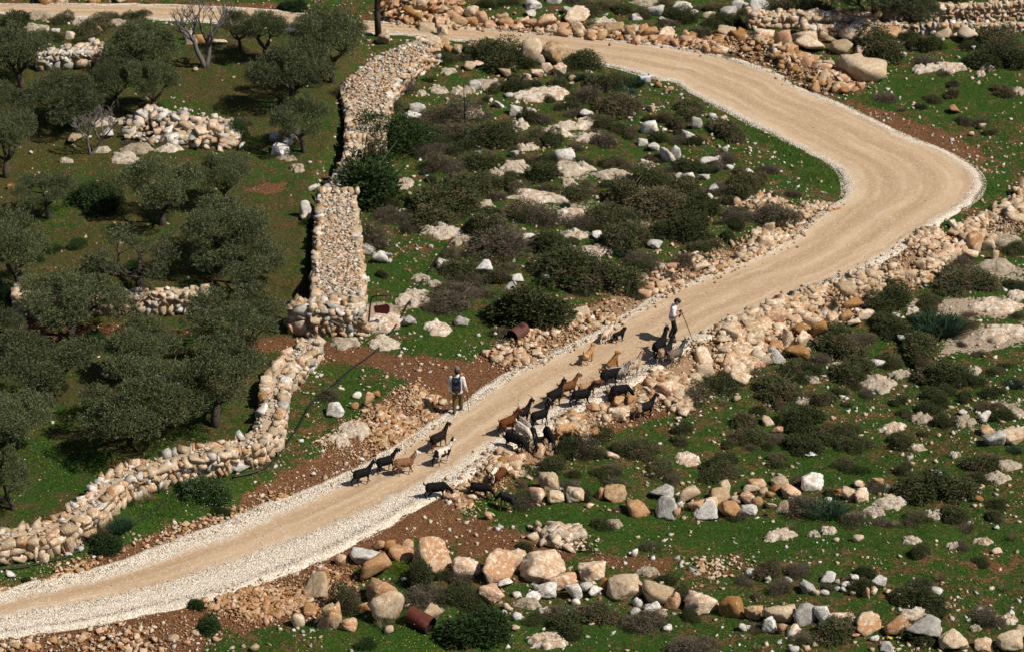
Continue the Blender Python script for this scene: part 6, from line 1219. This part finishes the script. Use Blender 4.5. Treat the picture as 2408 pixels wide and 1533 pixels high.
def put_barrel(px, py, yaw, pitch, L, R, ribs, dent, mk, label, crush, open0, seed, lift):
    p = place1(px, py); r = link('barrel', None, None, None, (p[0], p[1], p[2]+lift), (0, pitch, yaw)); tag(r, label, 'barrel'); V, F, na, nl = barrel(L, R, ribs, dent, seed, crush); V[:, 0] -= L/2
    shell = link('shell', mesh_np('shell', V, F, True), r, M[mk]); inn = V*[1, .965, .965]; link('inside', mesh_np('inside', inn, F[:, ::-1], True), r, M['rustin'])
    end = nl*na if open0 else 0; me = mesh_np('base_plate', np.concatenate([V[end:end+na]*[.98, .97, .97], V[end:end+na].mean(0)[None]]), np.array([(k, (k+1) % na, na) for k in range(na)])); link('base_plate', me, r, M[mk])
    for e in (0, nl*na):
        Vt, q4, t3 = tube(np.concatenate([V[e:e+na], V[e:e+1]]), .012, 5, False); link('rim', mesh_np('rim', Vt, q4, True), r, M[mk])
put_barrel((1380+1985/2.8667)*.588, (1120+655/2.8667)*.588, math.radians(52), -.05, .72, .255, 0, .55, 'rust', 'dented rusty brown barrel lying with its dark open end toward the road', 0, True, 1, .2)
put_barrel((1550+960/7.3)*.588, (2350+1130/7.3)*.588, math.radians(-38),   .06, .82, .275, 14, 0, 'rust2', 'ribbed red rusty barrel lying in the grass at the bottom of the photo', .55, False, 2, .26)
pip = cp(7, [(-40,985),(150,965),(300,930),(440,900),(570,840)])+cp(7, [(900,680),(1060,560),(1200,450)])+cp(7, [(1580,355),(1700,330),(1800,300),(1880,230),(1950,130),(2040,0)])+cp(4, [(2110,1320),(2250,1200),(2385,1090)])+cp(5, [(60,1170),(180,1075),(330,970),(420,870),(500,760),(560,640),(610,560),(690,440),(760,330),(860,200)])
def lay(pts, r, name, label, cat, mk, lift=.02):
    P = gpoly(pts); P = resample(smooth_line(resample(P, 120), 3), 160); z = height(P[:, 0], P[:, 1]); z = np.maximum(z, smooth_line(z[:, None], 10)[:, 0])+r+lift; o = np.array([P[0, 0], P[0, 1], z[0]])
    V, q4, t3 = tube(np.stack([P[:, 0], P[:, 1], z], 1)-o, r, 6); ob = link(name, mesh_np(name, V, [q4, t3], True), None, M[mk], tuple(o)); tag(ob, label, cat)
lay(pip[:5], .03, 'water_pipe', 'black pipe lying in the grass below the curved wall, bottom left', 'pipe', 'pipe')
lay(pip[5:8], .025, 'water_pipe', 'short stretch of black pipe in the grass under the curved wall', 'pipe', 'pipe')
lay(pip[8:], .033, 'water_pipe', 'long black pipe crossing the brown track beside the hanging red sign', 'pipe', 'pipe', .04)
p = place1(*cp(2, [(952, 860)])[0]); V, q4, t3 = tube(np.array([(0, 0, -.1), (-.01, 0, 1.0), (-.03, 0, 2.0)]), .028, 6); ob = link('thin_post', mesh_np('thin_post', V, [q4, t3], True), None, M['iron'], tuple(p)); tag(ob, 'thin black post standing among the rocks of the middle field', 'post')
hp = onplane(cp(4, [(1740,1380),(1760,1330),(1800,1280),(1850,1250),(1900,1245)]), .95); hp = np.concatenate([hp, np.array([[.25], [.5], [.8], [1.0], [1.02]])], 1)
hp[0, :2] = gpoly(cp(4, [(1742, 1385)]))[0]; hp = resample(hp, 20); V, q4, t3 = tube(hp-hp[0], .025, 6); ob = link('garden_hose', mesh_np('garden_hose', V, [q4, t3], True), None, M['bluehose'], tuple(hp[0])); tag(ob, 'dark blue hose hanging over the curved stone wall', 'hose')
# litter
M['plastic'] = plain('white_plastic', (.55, .56, .58), .5, .4, .12); M['yplastic'] = plain('yellow_plastic', (.62, .42, .05), .5, .4, .15); M['dplastic'] = plain('dark_plastic', (.03, .035, .05), .5, .4); M['tplastic'] = plain('teal_plastic', (.10, .32, .38), .5, .4)
def rag(seed, k=.16):
    V, F = ICO[3]; r = np.random.default_rng(seed); n = fbm(V[:, 0]*2.5+seed+20, V[:, 1]*2.5+V[:, 2]*2+20, seed, 3); V = V*(.1+1.8*n**1.5)[:, None]; V[:, 2] = V[:, 2]*.45+.1+.5*(fbm(V[:, 0]*5+70, V[:, 1]*5+70, seed, 2)-.5); lo_, hi_ = V.min(0), V.max(0); return mesh_np('rag', (V-[*((lo_+hi_)/2)[:2], lo_[2]])/(hi_-lo_), F)
RAGS = [rag(i+1) for i in range(5)]
for k, (c, x, y, w_, h_, mk, nm, lb, cat) in enumerate([(8,1450,305,65,.18,'plastic','plastic_bag','torn white bag below the goats on the bank','bag'),(8,1775,70,90,.2,'plastic','plastic_bag','white sheet of plastic beside the shaggy blond goat','plastic'),(9,935,205,120,.14,'plastic','plastic_bag','long white and grey rag in the grass at right','rag'),(9,1565,1440,65,.22,'yplastic','plastic_bag','crumpled yellow bag between the bottom right boulders','bag'),(9,1470,1460,60,.14,'yplastic','plastic_bag','small yellow wrapper left of the crumpled yellow bag','bag'),(9,628,615,45,.16,'dplastic','plastic_bag','dark plastic bag under the boulder pile','bag'),
  (3,1635,350,70,.14,'plastic','plastic_bag','white rag caught on shrubs in the upper right field','rag'),(3,2040,405,60,.18,'plastic','plastic_bag','white bag in the grass, upper right','bag'),(3,2042,350,50,.26,'plastic','plastic_tub','pale plastic tub just above the white bag, upper right','tub'),(8,1580,1385,45,.12,'plastic','plastic_bag','scrap of white plastic under the lower centre shrubs','litter'),(8,1810,1310,50,.14,'plastic','plastic_bag','scrap of white plastic right of the lower centre shrubs','litter'),(8,1610,440,50,.1,'plastic','plastic_bag','white scrap between two beige boulders','litter'),(6,180,1395,45,.08,'plastic','plastic_bag','white scrap on the green grass below the stone bank','litter'),(5,800,655,35,.08,'tplastic','plastic_bag','teal plastic scrap beside dry shrubs near the red sign','litter'),(5,1860,1445,40,.1,'dplastic','plastic_bag','grey-blue scrap at the foot of the stone bank','litter'),(8,540,1060,70,.14,'plastic','plastic_bag','white scrap behind the bottom boulders','litter'),(5,430,295,80,.06,'plastic','plank','pale plank beside the white boulders right of the rubble wall','plank')]):
    p = place1(*cp(c, [(x, y)])[0]); wm = w_*KC/pxm(p); ob = link(nm, RAGS[k % 5], None, M[mk], (p[0], p[1]+.1, p[2]), (0, 0, rng.uniform(-.4, .4)), (wm*.8, wm*.5, h_)); tag(ob, lb, cat)
p = place1(*cp(2, [(2175, 560)])[0]); jr = link('jerrycan', None, None, None, tuple(p), (0, 0, .3)); tag(jr, 'white plastic jerrycan lying by the inner edge of the upper road', 'jerrycan'); link('can', box_r(.5, .3, .32, .06), jr, M['plastic'], (0, 0, .15)); link('handle', box_r(.2, .05, .06, .02), jr, M['plastic'], (0, 0, .36)); link('cap', box_r(.07, .07, .06, .02), jr, M['blue'], (.2, 0, .33))
p = place1(*cp(5, [(1500, 475)])[0]); V, q4, t3 = tube(np.array([(0, -.03, 0), (0, .03, 0)]), .15, 20); ob = link('round_lid', mesh_np('round_lid', V, [q4, t3]), None, M['plastic'], (p[0], p[1], p[2]+.22), (.5, 0, .2)); tag(ob, 'round white lid standing among dark shrubs', 'lid')
make_labels()
